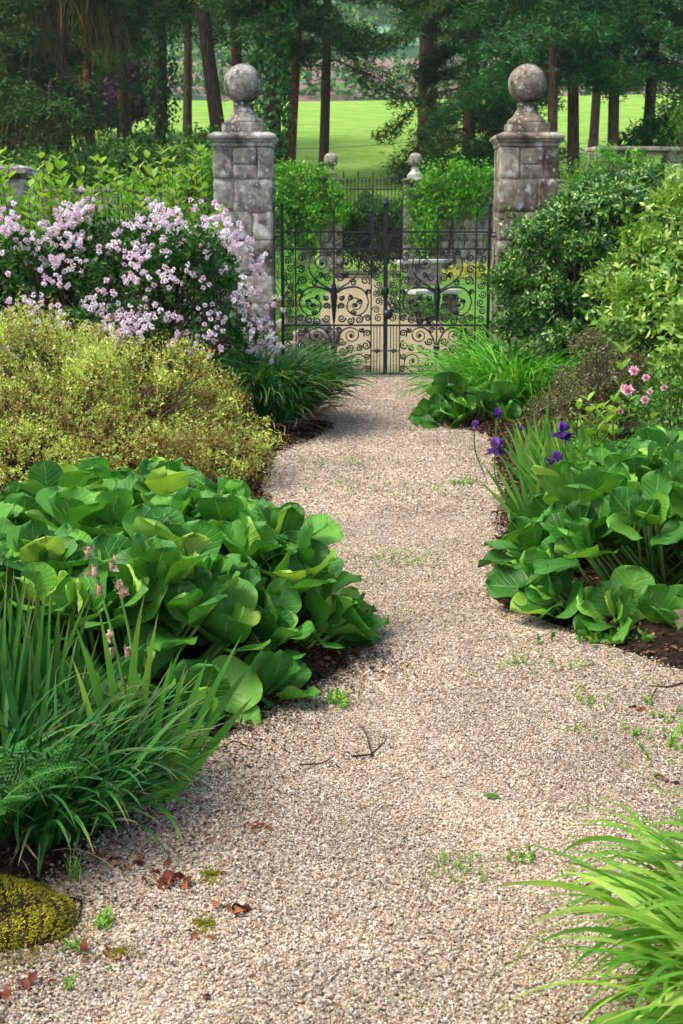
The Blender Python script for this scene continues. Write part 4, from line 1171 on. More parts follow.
# ------------------------------------------------------------------ shrubs
def shrub(name, label, cat, lobes, n, sl, nl, leaf, mat, tmpl=L_SMALL, depth=(.75, 1.05), size=(.7, 1.2), out=.8, up=.5, jit=.5, spread=1.0, rnd_mode='rand', root=None, stems=120, stem_r=(.012, .003), droop=0.0, whorl=2, inner=.25, group=None, stem_mat='twig', lo=-.35, bumps=9, stray=None):
    stray = max(4, n // 60) if stray is None else stray
    lobes = np.array(lobes, float)
    c = lobes[:, :3].mean(0)
    if bumps:
        extra = []
        for L_ in lobes:
            u = rvec(bumps); u[:, 2] = np.abs(u[:, 2]) * .9 - .15
            q = L_[:3] + nrm(u) * L_[3:6] * R.uniform(.70, .95, (bumps, 1))
            rr_ = L_[3:6].mean() * R.uniform(.22, .46, (bumps, 1)) * np.array([1, 1, .85])
            extra.append(np.concatenate([q, rr_], 1))
        lobes = np.concatenate([lobes * np.array([1, 1, 1, .86, .86, .86])] + extra)
    base = root or (c[0], c[1], 0)
    rt = thing(name, label, cat, base, group)
    g = Geo()
    p, nn = lobe_points(lobes, n, depth, lo)
    shoots(g, p, nn, sl, nl, leaf, size, spread, out, up, jit, tmpl, rnd_mode, 0, droop, whorl)
    if inner:
        q, mm = lobe_points(lobes, int(n * inner), (.4, .8), lo)
        shoots(g, q, mm, sl, nl, leaf, size, spread, out, up, .9, tmpl, rnd_mode, 0, droop, whorl)
    if stray:      # long new shoots that break the outline
        q, mm = lobe_points(lobes, stray, (1.12, 1.38), -.05)
        shoots(g, q, mm, sl * 1.6, nl, leaf, size, spread, out * .7, up + .4, .4, tmpl, rnd_mode, 0, droop, whorl)
        p = np.concatenate([p, q]); nn = np.concatenate([nn, mm])
    g.build('foliage', M[mat] if isinstance(mat, str) else mat, rt)
    b = Geo()
    k = R.choice(len(p), min(stems, len(p)), replace=False)
    branches(b, base, p[k], *stem_r)
    b.build('branches', M[stem_mat], rt)
    return rt, p, nn

# golden small-leaved shrub
lob = [(-2.4, 8.9, .55, .75, .7, .54), (-1.75, 8.8, .50, .60, .65, .50), (-1.15, 8.75, .38, .48, .5, .46), (-.78, 8.5, .22, .33, .42, .30), (-2.2, 8.0, .28, .75, .5, .42), (-1.35, 7.9, .2, .6, .5, .36), (-.85, 8.1, .12, .34, .4, .24), (-1.8, 7.55, .15, .8, .35, .25)]
shrub('golden_shrub', 'low spreading shrub with yellow green tips and brownish inner leaves', 'shrub', lob, 8500, .13, 12, .025, 'golden', L_QUAD, (.70, 1.12), (.6, 1.5), .5, .45, .6, 1.0, 'tip', None, 160, (.008, .002), inner=.45, bumps=16, stray=240)

# dark low bush right at the back of the golden shrub is the flowering shrub's skirt
lob = [(-1.22, 11.1, .85, .60, .6, .72), (-1.75, 11.3, .95, .65, .6, .68), (-2.5, 11.2, .85, .65, .6, .72), (-3.2, 11.2, .8, .6, .6, .65), (-.95, 10.95, .5, .36, .42, .5), (-1.45, 10.8, .5, .5, .4, .45), (-2.2, 10.7, .5, .6, .4, .45)]
rt, p, nn = shrub('flowering_shrub', 'dark leaved shrub covered in clusters of pale pink blossom left of the gate', 'shrub', lob, 3600, .20, 9, .060, 'deutzia', L_OVAL, (.72, 1.05), (.6, 1.25), .8, .3, .55, 1.1, 'rand', (-1.7, 11.2, 0), 160, (.014, .003), inner=.5)
P, Nn = lobe_points(lob, 2600, (1.0, 1.12), -.2)
sel = (Nn[:, 1] < .2) & (P[:, 2] > .3) & (Nn[:, 2] < .93)
P, Nn = P[sel], Nn[sel]
wgt = np.clip((P[:, 2] - .2) * 1.8, .15, 1) * (.5 + (wob(P, 2.4, 4) > -.1))
k = R.choice(len(P), min(290, len(P)), replace=False, p=wgt / wgt.sum())
P, Nn = P[k], Nn[k]
order = np.argsort(P[:, 1]); P, Nn = P[order], Nn[order]
def blossom(g, c, nn, s):
    m = R.integers(3, 8)
    cc = c + R.normal(size=(m, 3)) * (.045 * s) + nn * .02
    for q in cc:
        k = 24
        d = rvec(k)
        g.inst(L_PETAL, q + d * .008, d + rvec(k) * .5, rvec(k), R.uniform(.014, .021, k) * s, np.clip(R.uniform(.0, .8) + R.random(k) * .4, 0, 1), np.full(k, 1.3))
rest = Geo()
for i in range(len(P)):
    if i < 99:
        g = Geo(); blossom(g, P[i], Nn[i], R.uniform(.7, 1.1)); g.build('flower_cluster', M['petal_pink'], rt)
    else: blossom(rest, P[i], Nn[i], R.uniform(.7, 1.1))
if rest.n: tag(rest.build('flower_cluster', M['petal_pink'], rt), kind='stuff')

# tall leafy stems rising behind it
def tall_stems(name, label, cat, pts, leaf, mat, loc, nl=14, group=None):
    rt = thing(name, label, cat, loc, group)
    g, b = Geo(), Geo()
    for (x, y, z0, z1) in pts:
        lean = R.normal(size=2) * .10
        t = np.linspace(0, 1, 8)
        pa = np.stack([x + lean[0] * t ** 2, y + lean[1] * t ** 2, z0 + (z1 - z0) * t], -1)
        b.tubes(pa[None], np.linspace(.009, .003, 8)[None], 5, R.random())
        m = nl * 2
        s = np.repeat(np.linspace(.25, 1, nl), 2)
        pp = np.stack([np.interp(s, t, pa[:, j]) for j in range(3)], -1)
        an = np.repeat(np.arange(nl) * (pi / 2) + R.random() * 3, 2) + np.tile([0, pi], nl) + R.normal(size=m) * .3
        rad = np.stack([np.cos(an), np.sin(an), 0 * an], -1)
        el = np.clip(.35 + .5 * s + R.normal(size=m) * .2, 0, 1.3)
        ld = rad * np.cos(el)[:, None] + np.array([0, 0, 1]) * np.sin(el)[:, None]
        nz = -rad * np.sin(el)[:, None] + np.array([0, 0, 1]) * np.cos(el)[:, None]
        g.inst(L_OVAL, pp, ld, nz, leaf * R.uniform(.7, 1.2, m) * (1.1 - .35 * s), np.clip(.2 + .6 * s + R.normal(size=m) * .15, 0, 1))
    g.build('foliage', M[mat], rt); b.build('stems', M['twig'], rt)
    return rt
pts = [(R.uniform(-3.4, -2.0), R.uniform(11.3, 12.2), .8, R.uniform(1.5, 2.1)) for _ in range(46)]
tall_stems('leafy_shrub', 'tall fresh green leafy stems before the stone pier at the left edge', 'shrub', pts, .14, 'fresh', (-2.7, 11.8, 0))
pts = [(R.uniform(-1.95, -1.0), R.uniform(11.5, 12.4), .8, R.uniform(1.45, 2.15)) for _ in range(42)]
tall_stems('leafy_shrub', 'tall fresh green leafy stems rising in front of the lichened pillar', 'shrub', pts, .13, 'fresh', (-1.5, 12.0, 0))
shrub('leafy_bush', 'light green bush growing against the left side of the lichened pillar', 'shrub', [(-1.6, 14.9, 1.2, .5, .4, .9), (-2.0, 15.1, 1.0, .5, .45, .8), (-1.35, 15.0, 1.9, .35, .35, .45), (-2.6, 15.2, .8, .6, .5, .7)], 1500, .25, 8, .075, 'fresh', L_SMALL, (.7, 1.15), out=.7, up=.6, rnd_mode='tip')

# big evergreen before the right pillar
lob = [(2.12, 12.7, 1.0, .78, .7, .90), (2.4, 12.8, 1.5, .62, .6, .58), (1.70, 12.45, .70, .42, .5, .66), (2.95, 12.9, 1.3, .6, .7, .75), (2.15, 12.2, .5, .6, .5, .5)]
shrub('evergreen_shrub', 'large dark glossy evergreen shrub before the brownish pillar', 'shrub', lob, 4600, .15, 9, .070, 'camellia', L_GLOSS, (.74, 1.06), (.7, 1.2), .7, .25, .5, 1.1, 'tip', (2.3, 12.7, 0), 160, (.016, .003), .12, inner=.45)
lob = [(2.7, 10.6, 1.0, .66, .75, .90), (3.2, 10.4, 1.45, .8, .8, .8), (2.3, 10.5, .8, .46, .5, .65), (3.0, 10.0, .6, .8, .5, .6), (2.72, 10.9, 1.62, .5, .5, .42), (2.45, 9.8, .4, .5, .4, .45)]
shrub('laurel_shrub', 'tall lighter green glossy shrub with a few coppery leaves at the right edge', 'shrub', lob, 4300, .18, 8, .082, 'laurel', L_GLOSS, (.74, 1.08), (.7, 1.25), .7, .35, .5, 1.0, 'rand', (2.8, 10.5, 0), 160, (.016, .003), .1, inner=.45)
shrub('dusky_shrub', 'low dusky brown and grey green fine leaved bush behind the purple irises', 'shrub', [(1.70, 9.6, .38, .28, .36, .40), (1.5, 9.4, .2, .24, .3, .28), (1.95, 9.8, .42, .28, .36, .38)], 2000, .10, 9, .026, 'dusky', L_QUAD, (.7, 1.08), (.7, 1.3), .7, .5, .5, 1.0, 'rand', None, 90, (.007, .002), inner=.5)
rt, p, nn = shrub('rose_bush', 'small rose bush with soft pink blooms below the right shrub', 'rose bush', [(1.98, 8.9, .35, .30, .35, .38), (2.25, 8.9, .3, .3, .35, .34)], 300, .16, 6, .042, 'rose_leaf', L_OVAL, (.6, 1.08), (.7, 1.2), .7, .5, .5, 1.0, 'rand', None, 40, (.006, .003), inner=.5)
for px, py, Y, s in ((634, 371, 8.55, 1.0), (628, 391, 8.5, 1.25), (620, 411, 8.45, 1.0), (646, 378, 8.7, .8), (645, 400, 8.6, .9), (664, 388, 8.7, .7), (624, 388, 8.6, .8), (650, 392, 8.6, .6)):
    g = Geo(); c = at(px, py, Y)
    for ring, (k, el) in enumerate(((5, 1.3), (6, .9), (7, .45), (6, .05))):
        a = np.arange(k) / k * 2 * pi + ring
        h = np.stack([np.cos(a), np.sin(a), 0 * a], -1)
        fw = np.array([-.3, -.8, .5]); fw = fw / np.linalg.norm(fw)
        ax, ay = nrm(np.cross(fw, [0, 0, 1.])), None
        ay = np.cross(ax, fw)
        hh = h[:, :1] * ax + h[:, 1:2] * ay
        g.inst(L_PETAL, np.tile(c, (k, 1)), hh * math.cos(el) + fw * math.sin(el), -hh * math.sin(el) + fw * math.cos(el), np.full(k, .034 * s), np.clip(R.random(k) * .6 + ring * .12, 0, 1))
    g.build('rose_bloom', M['rose'], rt)
# soft lime plant between irises and roses
pts = [(1.55 + R.uniform(-.16, .22), 8.2 + R.uniform(-.2, .2), .02, R.uniform(.38, .58)) for _ in range(9)] + [(1.62, 8.35, .02, .82)]
tall_stems('lime_leaf_plant', 'upright light green leafy plant between the purple irises and the roses', 'plant', pts, .13, 'fresh', (1.55, 8.2, 0), 7)
shrub('low_foliage_plant', 'low mid green foliage plant behind the right mound of round leaves', 'plant', [(2.0, 7.9, .2, .5, .45, .32), (1.45, 7.6, .15, .35, .3, .26), (2.4, 8.2, .25, .4, .5, .35)], 700, .16, 7, .05, 'rose_leaf', L_LANCE, (.6, 1.1), stems=40)
shrub('low_foliage_plant', 'low green foliage growing under the stalks of the left daylily', 'plant', [(-.95, 10.5, .2, .3, .3, .25)], 220, .14, 7, .05, 'rose_leaf', L_LANCE, (.6, 1.1), stems=20)

# ------------------------------------------------------------------ climbers and shrubs of the far garden
def wall_climber(label, spans, n):
    lob = []
    for (x0, x1, z0, z1, cnt) in spans:
        for _ in range(cnt * 2):
            lob.append((R.uniform(x0, x1), 37.55 + R.uniform(-.15, .1), R.uniform(z0, z1), R.uniform(.10, .34), R.uniform(.10, .26), R.uniform(.10, .26)))
    shrub('climber', label, 'climber', lob, n, .42, 6, .12, 'climber', L_QUAD, (.55, 1.3), out=.6, up=.1, jit=.9, droop=.25, stems=6, stem_r=(.02, .005), bumps=2, stray=90)
wall_climber('light green climber piled over the wall left of the distant gate', [(-2.4, .0, .8, 2.3, 26), (-1.6, -.5, 1.8, 2.75, 10), (-6, -2.4, .6, 2.5, 22)], 3400)
wall_climber('bright climber tumbling over the wall right of the distant gate', [(2.1, 3.2, 2.2, 2.8, 9), (1.75, 2.5, .7, 2.3, 9), (2.5, 3.7, 1.7, 2.4, 7), (3.4, 4.7, 2.35, 2.65, 4)], 1500)
shrub('hedge', 'dark hedge closing the view behind the distant gate', 'hedge', [(.2, 39.6, 1.0, .6, .6, 1.3), (.9, 39.7, 1.1, .6, .6, 1.3), (1.6, 39.6, 1.0, .6, .6, 1.3), (.8, 39.9, .6, 1.4, .6, 1.0)], 4200, .35, 7, .13, 'hedge', L_QUAD, (.5, 1.05), stems=10, stem_r=(.02, .006), stray=40)
shrub('yellow_flowering_plant', 'drift of yellow flowering plants at the foot of the distant wall', 'plant', [(3.6, 34.5, .25, .8, .5, .35), (2.8, 34.2, .2, .6, .4, .25), (4.6, 34.5, .25, .7, .5, .35)], 700, .2, 6, .07, 'yellow_fl', L_QUAD, (.7, 1.1), stems=20)
shrub('round_shrub', 'rounded light green shrub on the lawn left of the garden path', 'shrub', [(-.95, 26, .5, .6, .5, .6), (-.45, 25.6, .35, .4, .4, .4), (-1.6, 26.3, .5, .5, .5, .55)], 1300, .2, 6, .055, 'climber', L_QUAD, (.7, 1.1), stems=30)
shrub('round_shrub', 'dark low shrub at the foot of the pale stone bench', 'shrub', [(1.05, 21.2, .2, .33, .35, .28), (1.35, 21.4, .15, .3, .3, .22)], 700, .12, 6, .04, 'hedge', L_QUAD, (.7, 1.1), stems=20)
shrub('round_shrub', 'grey green mound left of the pale stone bench', 'shrub', [(.95, 24.2, .3, .4, .4, .36)], 500, .15, 6, .045, 'climber', L_QUAD, (.7, 1.1), stems=20)
shrub('low_foliage_plant', 'ferny low plants among the rockery stones behind the left gate', 'plant', [(-.55, 17.4, .15, .3, .4, .2), (-.8, 19.5, .2, .4, .6, .3), (-.25, 16.2, .1, .2, .3, .15)], 600, .14, 6, .04, 'hedge', L_QUAD, (.6, 1.1), stems=20)
shrub('low_foliage_plant', 'green plants edging the path behind the right gate', 'plant', [(1.75, 17.2, .12, .3, .5, .2), (1.7, 19.2, .1, .3, .6, .16)], 600, .14, 6, .04, 'climber', L_QUAD, (.6, 1.1), stems=20)

# rockery stones behind the left gate
rk = [('low flat grey rockery stone nearest the left gate', -.32, 15.5, .42, .3, .16), ('brownish rockery stone against the flat grey one', -.6, 15.9, .35, .3, .24), ('upright dark rockery stone behind the left gate', -.42, 16.7, .3, .26, .34),
      ('pale rounded rockery stone beside the garden path', -.2, 18.0, .34, .3, .22), ('broad pale rockery stone below the round shrub', -.62, 18.8, .5, .4, .3), ('small pale rockery stone at the path edge', -.28, 20.2, .26, .24, .2)]
for i, (lab, x, y, a, b, c) in enumerate(rk):
    g = Geo(); g.rough_box((x, y, c / 2 - .02), (a, b, c), min(a, b, c) * .38, 6, .018, R.random(), 0, i * 1.7, R.random())
    tag(g.build('rock', M['stone3'], None, (x, y, 0)), lab, 'stone')

# ------------------------------------------------------------------ near small things
def mossy_stone():
    rt = thing('mossy_stone', 'low edging stone cushioned with golden green moss at bottom left', 'stone', (-.82, 2.98, 0))
    g = Geo(); g.rough_box((-.90, 3.0, .01), (.52, .34, .10), .05, 16, .012, .3, 0, 2.0, .25); P0 = g.v[0]; P0[:, 2] += (.028 * wob(P0, 5, 1) + .02 * wob(P0, 11, 4) - .06 * np.clip((P0[:, 0] + .80) * 3, 0, 1)) * (P0[:, 2] > .03); P0[:, 0] += .05 * wob(P0, 6, 7); P0[:, 1] += .05 * wob(P0, 8, 2); P0[:, 2] *= .85; st = g.build('stone', M['soil'], rt)
    me = st.data
    V = np.concatenate(g.v); n = 100000
    Fq = np.concatenate([l.reshape(-1, 4) for l in g.loops])
    tri = Fq[R.integers(0, len(Fq), n)]
    w = R.dirichlet((1, 1, 1, 1), n)
    p = (V[tri] * w[..., None]).sum(1)
    c = np.array([-.84, 2.98, .0])
    nn = nrm((p - c) * (1, 1, 2.2))
    ok = (p[:, 2] > .02)
    p, nn = p[ok], nn[ok]
    m = Geo()
    tone = np.clip(.5 + .5 * wob(p, 16, 2) + R.normal(size=len(p)) * .15, 0, 1)
    bare = wob(p, 11, 5) > .62
    p, nn, tone = p[~bare], nn[~bare], tone[~bare]
    m.inst(L_NEEDLE, p, nn + R.normal(size=p.shape) * .45, rvec(len(p)), R.uniform(.004, .009, len(p)) * (1 + .5 * wob(p, 12)), tone, np.full(len(p), 2.0))
    n = 16000
    c2 = np.array([-.88, 2.98, 0]) + R.normal(size=(n, 3)) * (.17, .13, 0)
    e_ = np.linalg.norm((c2 - np.array([-.88, 2.98, 0])) / (.36, .27, 1), axis=1)
    k_ = R.random(n) < np.clip(1.6 - e_ * 1.3 + .5 * wob(c2, 14, 3), 0, 1)
    c2 = c2[k_]; c2[:, 2] = .008 + R.uniform(0, .012, len(c2))
    m.inst(L_NEEDLE, c2, rvec(len(c2)) * .6 + np.array([0, 0, 1]), rvec(len(c2)), R.uniform(.004, .010, len(c2)), np.clip(.4 + R.normal(size=len(c2)) * .25, 0, 1), np.full(len(c2), 2.5))
    m.build('moss', M['moss'], rt)
mossy_stone()
g = Geo(); g.rough_box((1.33, 5.25, .05), (.16, .14, .13), .045, 8, .012, .5, 0, 3.1, .4)
tag(g.build('edging_stone', M['stone2'], None, (1.33, 5.25, 0)), 'grey brown stone half under the right mound of round leaves', 'stone')

def tuft(label, px, py, n, s, leaf=.018, mat='weed', flat=.5, rad=(.06, .05), blade=False):
    c = gp(px, py)
    rt = Geo()
    p = c + R.normal(size=(n, 3)) * (rad[0] * s, rad[1] * s, 0) + np.array([0, 0, .012])
    d = rvec(n); d[:, 2] = np.abs(d[:, 2]) * flat + .15
    if blade: blades(rt, p, R.random(n) * 6.28, R.uniform(.03, .09, n) * s, .003, .2, 1.1, 1.5, 4)
    else:
        for k in range(5):
            a = k / 5 * 6.28
            rt.inst(L_SMALL, p + np.array([0, 0, .004 * k]), nrm(d) + rvec(n) * .7, np.array([[0, 0, 1.]]) + rvec(n) * .5, leaf * R.uniform(.6, 1.2, n) * s, None)
    o = rt.build('weed', M[mat], None, c)
    tag(o, label, 'weed')
for a in (('flat weed patch on the gravel before the small bergenia clump side', 402, 562, 50, 1.5, .012, 'weed', .3, (.07, .07)),
          ('thin weed growing in the gravel where the path widens to the right', 591, 705, 16, 1.1, .018, 'weed', .8, (.03, .05)),
          ('pale weeds in the gravel in the middle foreground', 462, 876, 60, .8, .014, 'weed', .3, (.06, .05)),
          ('small upright weed beside the pale foreground weeds', 519, 862, 16, 1.0, .018, 'weed', .9, (.02, .02)),
          ('faint weed patch in the gravel below the right bergenia', 540, 668, 40, 1.2, .014, 'weed', .3, (.08, .05)),
          ('dark green weed at the right tip of the left bergenia clump', 338, 706, 26, 1.1, .022, 'weed', 1.0, (.025, .03)),
          ('small weed at the path edge below the purple irises', 462, 487, 14, 1.3, .026, 'weed', .9, (.05, .05)),
          ('weed patch across the path between the golden shrub and the irises', 375, 492, 30, 2.0, .011, 'weed', .3, (.14, .07)),
          ('weed patch on the far path near the daylilies', 350, 463, 22, 2.0, .011, 'weed', .3, (.13, .08)),
          ('bluish leaved seedling beside the mossy stone', 105, 930, 9, 1.0, .025, 'weed', .5, (.015, .015)),
          ('small seedling on the gravel below the mossy stone', 73, 955, 9, .9, .022, 'weed', .5, (.015, .012)),
          ('tiny pale seedling at the bottom left of the gravel', 67, 993, 7, .8, .018, 'weed', .6, (.01, .01)),
          ('low green seedlings along the foot of the right bergenia', 612, 642, 40, 1.2, .035, 'rose_leaf', .8, (.08, .05)),
          ('leafy weeds between the edging stone and the right edge', 668, 640, 60, 1.3, .04, 'weed', .9, (.10, .08)),
          ('grassy weeds beside the dark twig at the right edge', 678, 745, 50, 1.4, .02, 'weed', .8, (.06, .12)),
          ('weeds on the gravel at the tip of the lime grass', 585, 735, 14, .8, .014, 'weed', .4, (.04, .03)),
          ):
    tuft(*a)
tuft('dry grassy wisp beside the mossy stone', 75, 885, 14, 1.0, blade=True, rad=(.01, .01))
def moss_patch(label, px, py, rx, ry, n=900):
    c = gp(px, py); g = Geo()
    a = R.random(n) * 6.28; r = np.sqrt(R.random(n))
    r = r * (1 + .55 * np.sin(a * 2 + px) + .35 * np.sin(a * 5 + py) + R.normal(size=n) * .12)
    p = c + np.stack([np.cos(a) * r * rx, np.sin(a) * r * ry, .008 + .008 * np.clip(1 - r, 0, 1)], -1)
    g.inst(L_NEEDLE, p, rvec(n) * .6 + np.array([0, 0, 1]), rvec(n), R.uniform(.004, .009, n), np.clip(.5 + R.normal(size=n) * .2, 0, 1), np.full(n, 2.5))
    tag(g.build('moss_cushion', M['moss'], None, c), label, 'moss')
moss_patch('small golden moss cushion on the gravel among the red leaves', 205, 930, .032, .04)
moss_patch('flat moss cushion on the gravel near the strap leaf shade', 212, 880, .035, .035)
moss_patch('faint moss cushion on the gravel right of the mossy stone', 120, 958, .035, .03, 500)

# dead leaves: curled, reddish brown
def dead_leaf(label, px, py, n, s, mat='deadleaf', sp=.02, group=None):
    c = gp(px, py); g = Geo()
    p = c + np.concatenate([R.normal(size=(n, 2)) * (sp * 1.5, sp), np.full((n, 1), .018)], 1)
    g.inst(L_CURL, p, nrm(R.normal(size=(n, 3)) * (1, 1, .35)), R.normal(size=(n, 3)) * .5 + np.array([0, 0, .8]), R.uniform(.6, 1.3, n) * s)
    tag(g.build('dead_leaf', M[mat], None, c), label, 'dead leaf', group)
for a in (('reddish curled dead leaves below the leaning iris fan', 172, 887, 13, .042), ('red brown dead leaf left of the curled heap', 150, 870, 4, .03), ('rust red dead leaves in a short row on the gravel', 232, 918, 8, .034, 'deadleaf', .012),
          ('rust red dead leaf on the gravel below the short row', 200, 943, 4, .028, 'deadleaf', .008), ('dark crumpled leaf alone in mid gravel', 263, 831, 6, .032, 'deadleaf', .006),
          ('reddish dead leaves at the corner of the mossy stone', 90, 958, 6, .026), ('scattered brown dead leaves at bottom left', 30, 993, 8, .028), ('dark violet brown leaf at the bottom of the gravel', 209, 1002, 2, .03, 'deadleaf', .004),
          ('brown dead leaf near the shaded soil behind the reddish heap', 120, 868, 8, .03, 'deadleaf', .03), ('red dead leaf tucked under the left bergenia', 170, 735, 3, .045, 'deadleaf', .02), ('orange brown leaf under the tip of the left bergenia', 305, 700, 2, .06, 'deadleaf', .01),
          ('reddish leaf remains beside the dark twig at right', 637, 712, 5, .03, 'deadleaf', .015), ('brown leaf on the soil at the right edge', 668, 786, 3, .04, 'deadleaf', .012), ('small brown leaf left of the lime grass', 590, 895, 4, .022, 'deadleaf', .01)):
    dead_leaf(*a)
g = Geo(); c = gp(490, 803); g.inst(leaf_tmpl(6, .38, .2, .1), (c + [-.02, 0, .02])[None], np.array([[1., .05, .02]]), np.array([[0, -.3, 1.]]), np.array([.052]), np.array([.3]))
tag(g.build('fallen_leaf', M['berg'], None, c), 'single fallen green leaf lying on the gravel', 'leaf')
# litter: crumbs of bark and leaf on the bare margin
g = Geo(); n = 30000
y = np.sqrt(R.uniform(9, 169, n)); sd_ = R.random(n) < .5
off_ = np.abs(R.normal(size=n)) * .45
x = np.where(sd_, np.interp(y, PLY, PLX) - off_, np.interp(y, PRY, PRX) + off_)
p = np.stack([x, y, bed_height(x, y) + R.uniform(.004, .03, n)], -1)
g.inst(L_OVAL, p, rvec(n) * (1, 1, .3), rvec(n) * .6 + np.array([0, 0, 1]), R.uniform(.012, .04, n))
n = 15000
y = R.uniform(2.2, 5.2, n); x = np.interp(y, PLY, PLX) + R.normal(size=n) * np.where(y < 4.2, .22, .13) - .06
p = np.stack([x, y, bed_height(x, y) + R.uniform(.006, .02, n)], -1)
g.inst(L_QUAD, p, rvec(n) * (1, 1, .25), rvec(n) * .4 + np.array([0, 0, 1]), R.uniform(.006, .018, n))
n = 5000
y = R.uniform(2.2, 6, n); x = np.where(R.random(n) < .5, np.interp(y, PRY, PRX) + R.normal(size=n) * .12, R.uniform(-1, 1.3, n))
keep = R.random(n) < np.where(np.abs(x - np.interp(y, PRY, PRX)) < .2, .8, .12)
x, y = x[keep], y[keep]
p = np.stack([x, y, bed_height(x, y) + R.uniform(.012, .02, len(x))], -1)
g.inst(L_QUAD, p, rvec(len(x)) * (1, 1, .25), rvec(len(x)) * .4 + np.array([0, 0, 1]), R.uniform(.005, .014, len(x)))
tag(g.build('leaf_litter', M['litter']), kind='stuff')
g = Geo(); n = 60000
y = R.uniform(2.4, 13, n); a_, b_ = np.interp(y, PLY, PLX), np.interp(y, PRY, PRX); x = a_ + (b_ - a_) * R.random(n)
q = np.stack([x, y, 0 * x], -1)
msk = wob(q * (1, .8, 1), 2.3, 8) * .55 + wob(q, 6.5, 3) * .45
k = R.random(n) < np.clip((msk - .38) * 3.2, 0, .9)
p = q[k] + np.stack([0 * x[k], 0 * x[k], R.uniform(.010, .016, k.sum())], -1)
g.inst(L_QUAD, p, rvec(len(p)) * (1, 1, .3), rvec(len(p)) * .3 + np.array([0, 0, 1]), R.uniform(.003, .009, len(p)), None, np.full(len(p), 1.5))
tag(g.build('path_moss', M['moss_film']), kind='stuff')
# twigs
def twig(label, pts, r, fork=None):
    P = np.array([gp(a, b) + [0, 0, h] for a, b, h in pts]); g = Geo()
    t = np.linspace(0, len(P) - 1, 14)
    Q = np.stack([np.interp(t, range(len(P)), P[:, j]) for j in range(3)], -1)
    Q += np.stack([wob(Q, 60), wob(Q, 60, 3), 0 * t], -1) * .003
    g.tubes(Q[None], np.linspace(r, r * .5, 14)[None], 6, .5)
    if fork:
        P2 = np.array([gp(a, b) + [0, 0, h] for a, b, h in fork])
        g.tubes(P2[None], np.linspace(r * .7, r * .3, len(P2))[None], 5, .5)
    tag(g.build('twig', M['bark'], None, P[0]), label, 'twig')
twig('short dark forked twig on the gravel beyond the left bergenia', [(352, 763, .02), (372, 762, .025), (387, 748, .03)], .004, [(372, 762, .02), (366, 742, .03), (360, 730, .02)])
twig('thin curved twig on the gravel below the left bergenia', [(212, 757, .02), (235, 750, .03), (258, 756, .02)], .003)
twig('dark forked twig poking in from the right edge', [(700, 695, .06), (668, 698, .04), (648, 694, .03)], .005, [(656, 697, .03), (650, 706, .02)])
twig('small broken twig beside the orange leaf fragment', [(300, 771, .02), (320, 770, .02), (334, 765, .025)], .003)

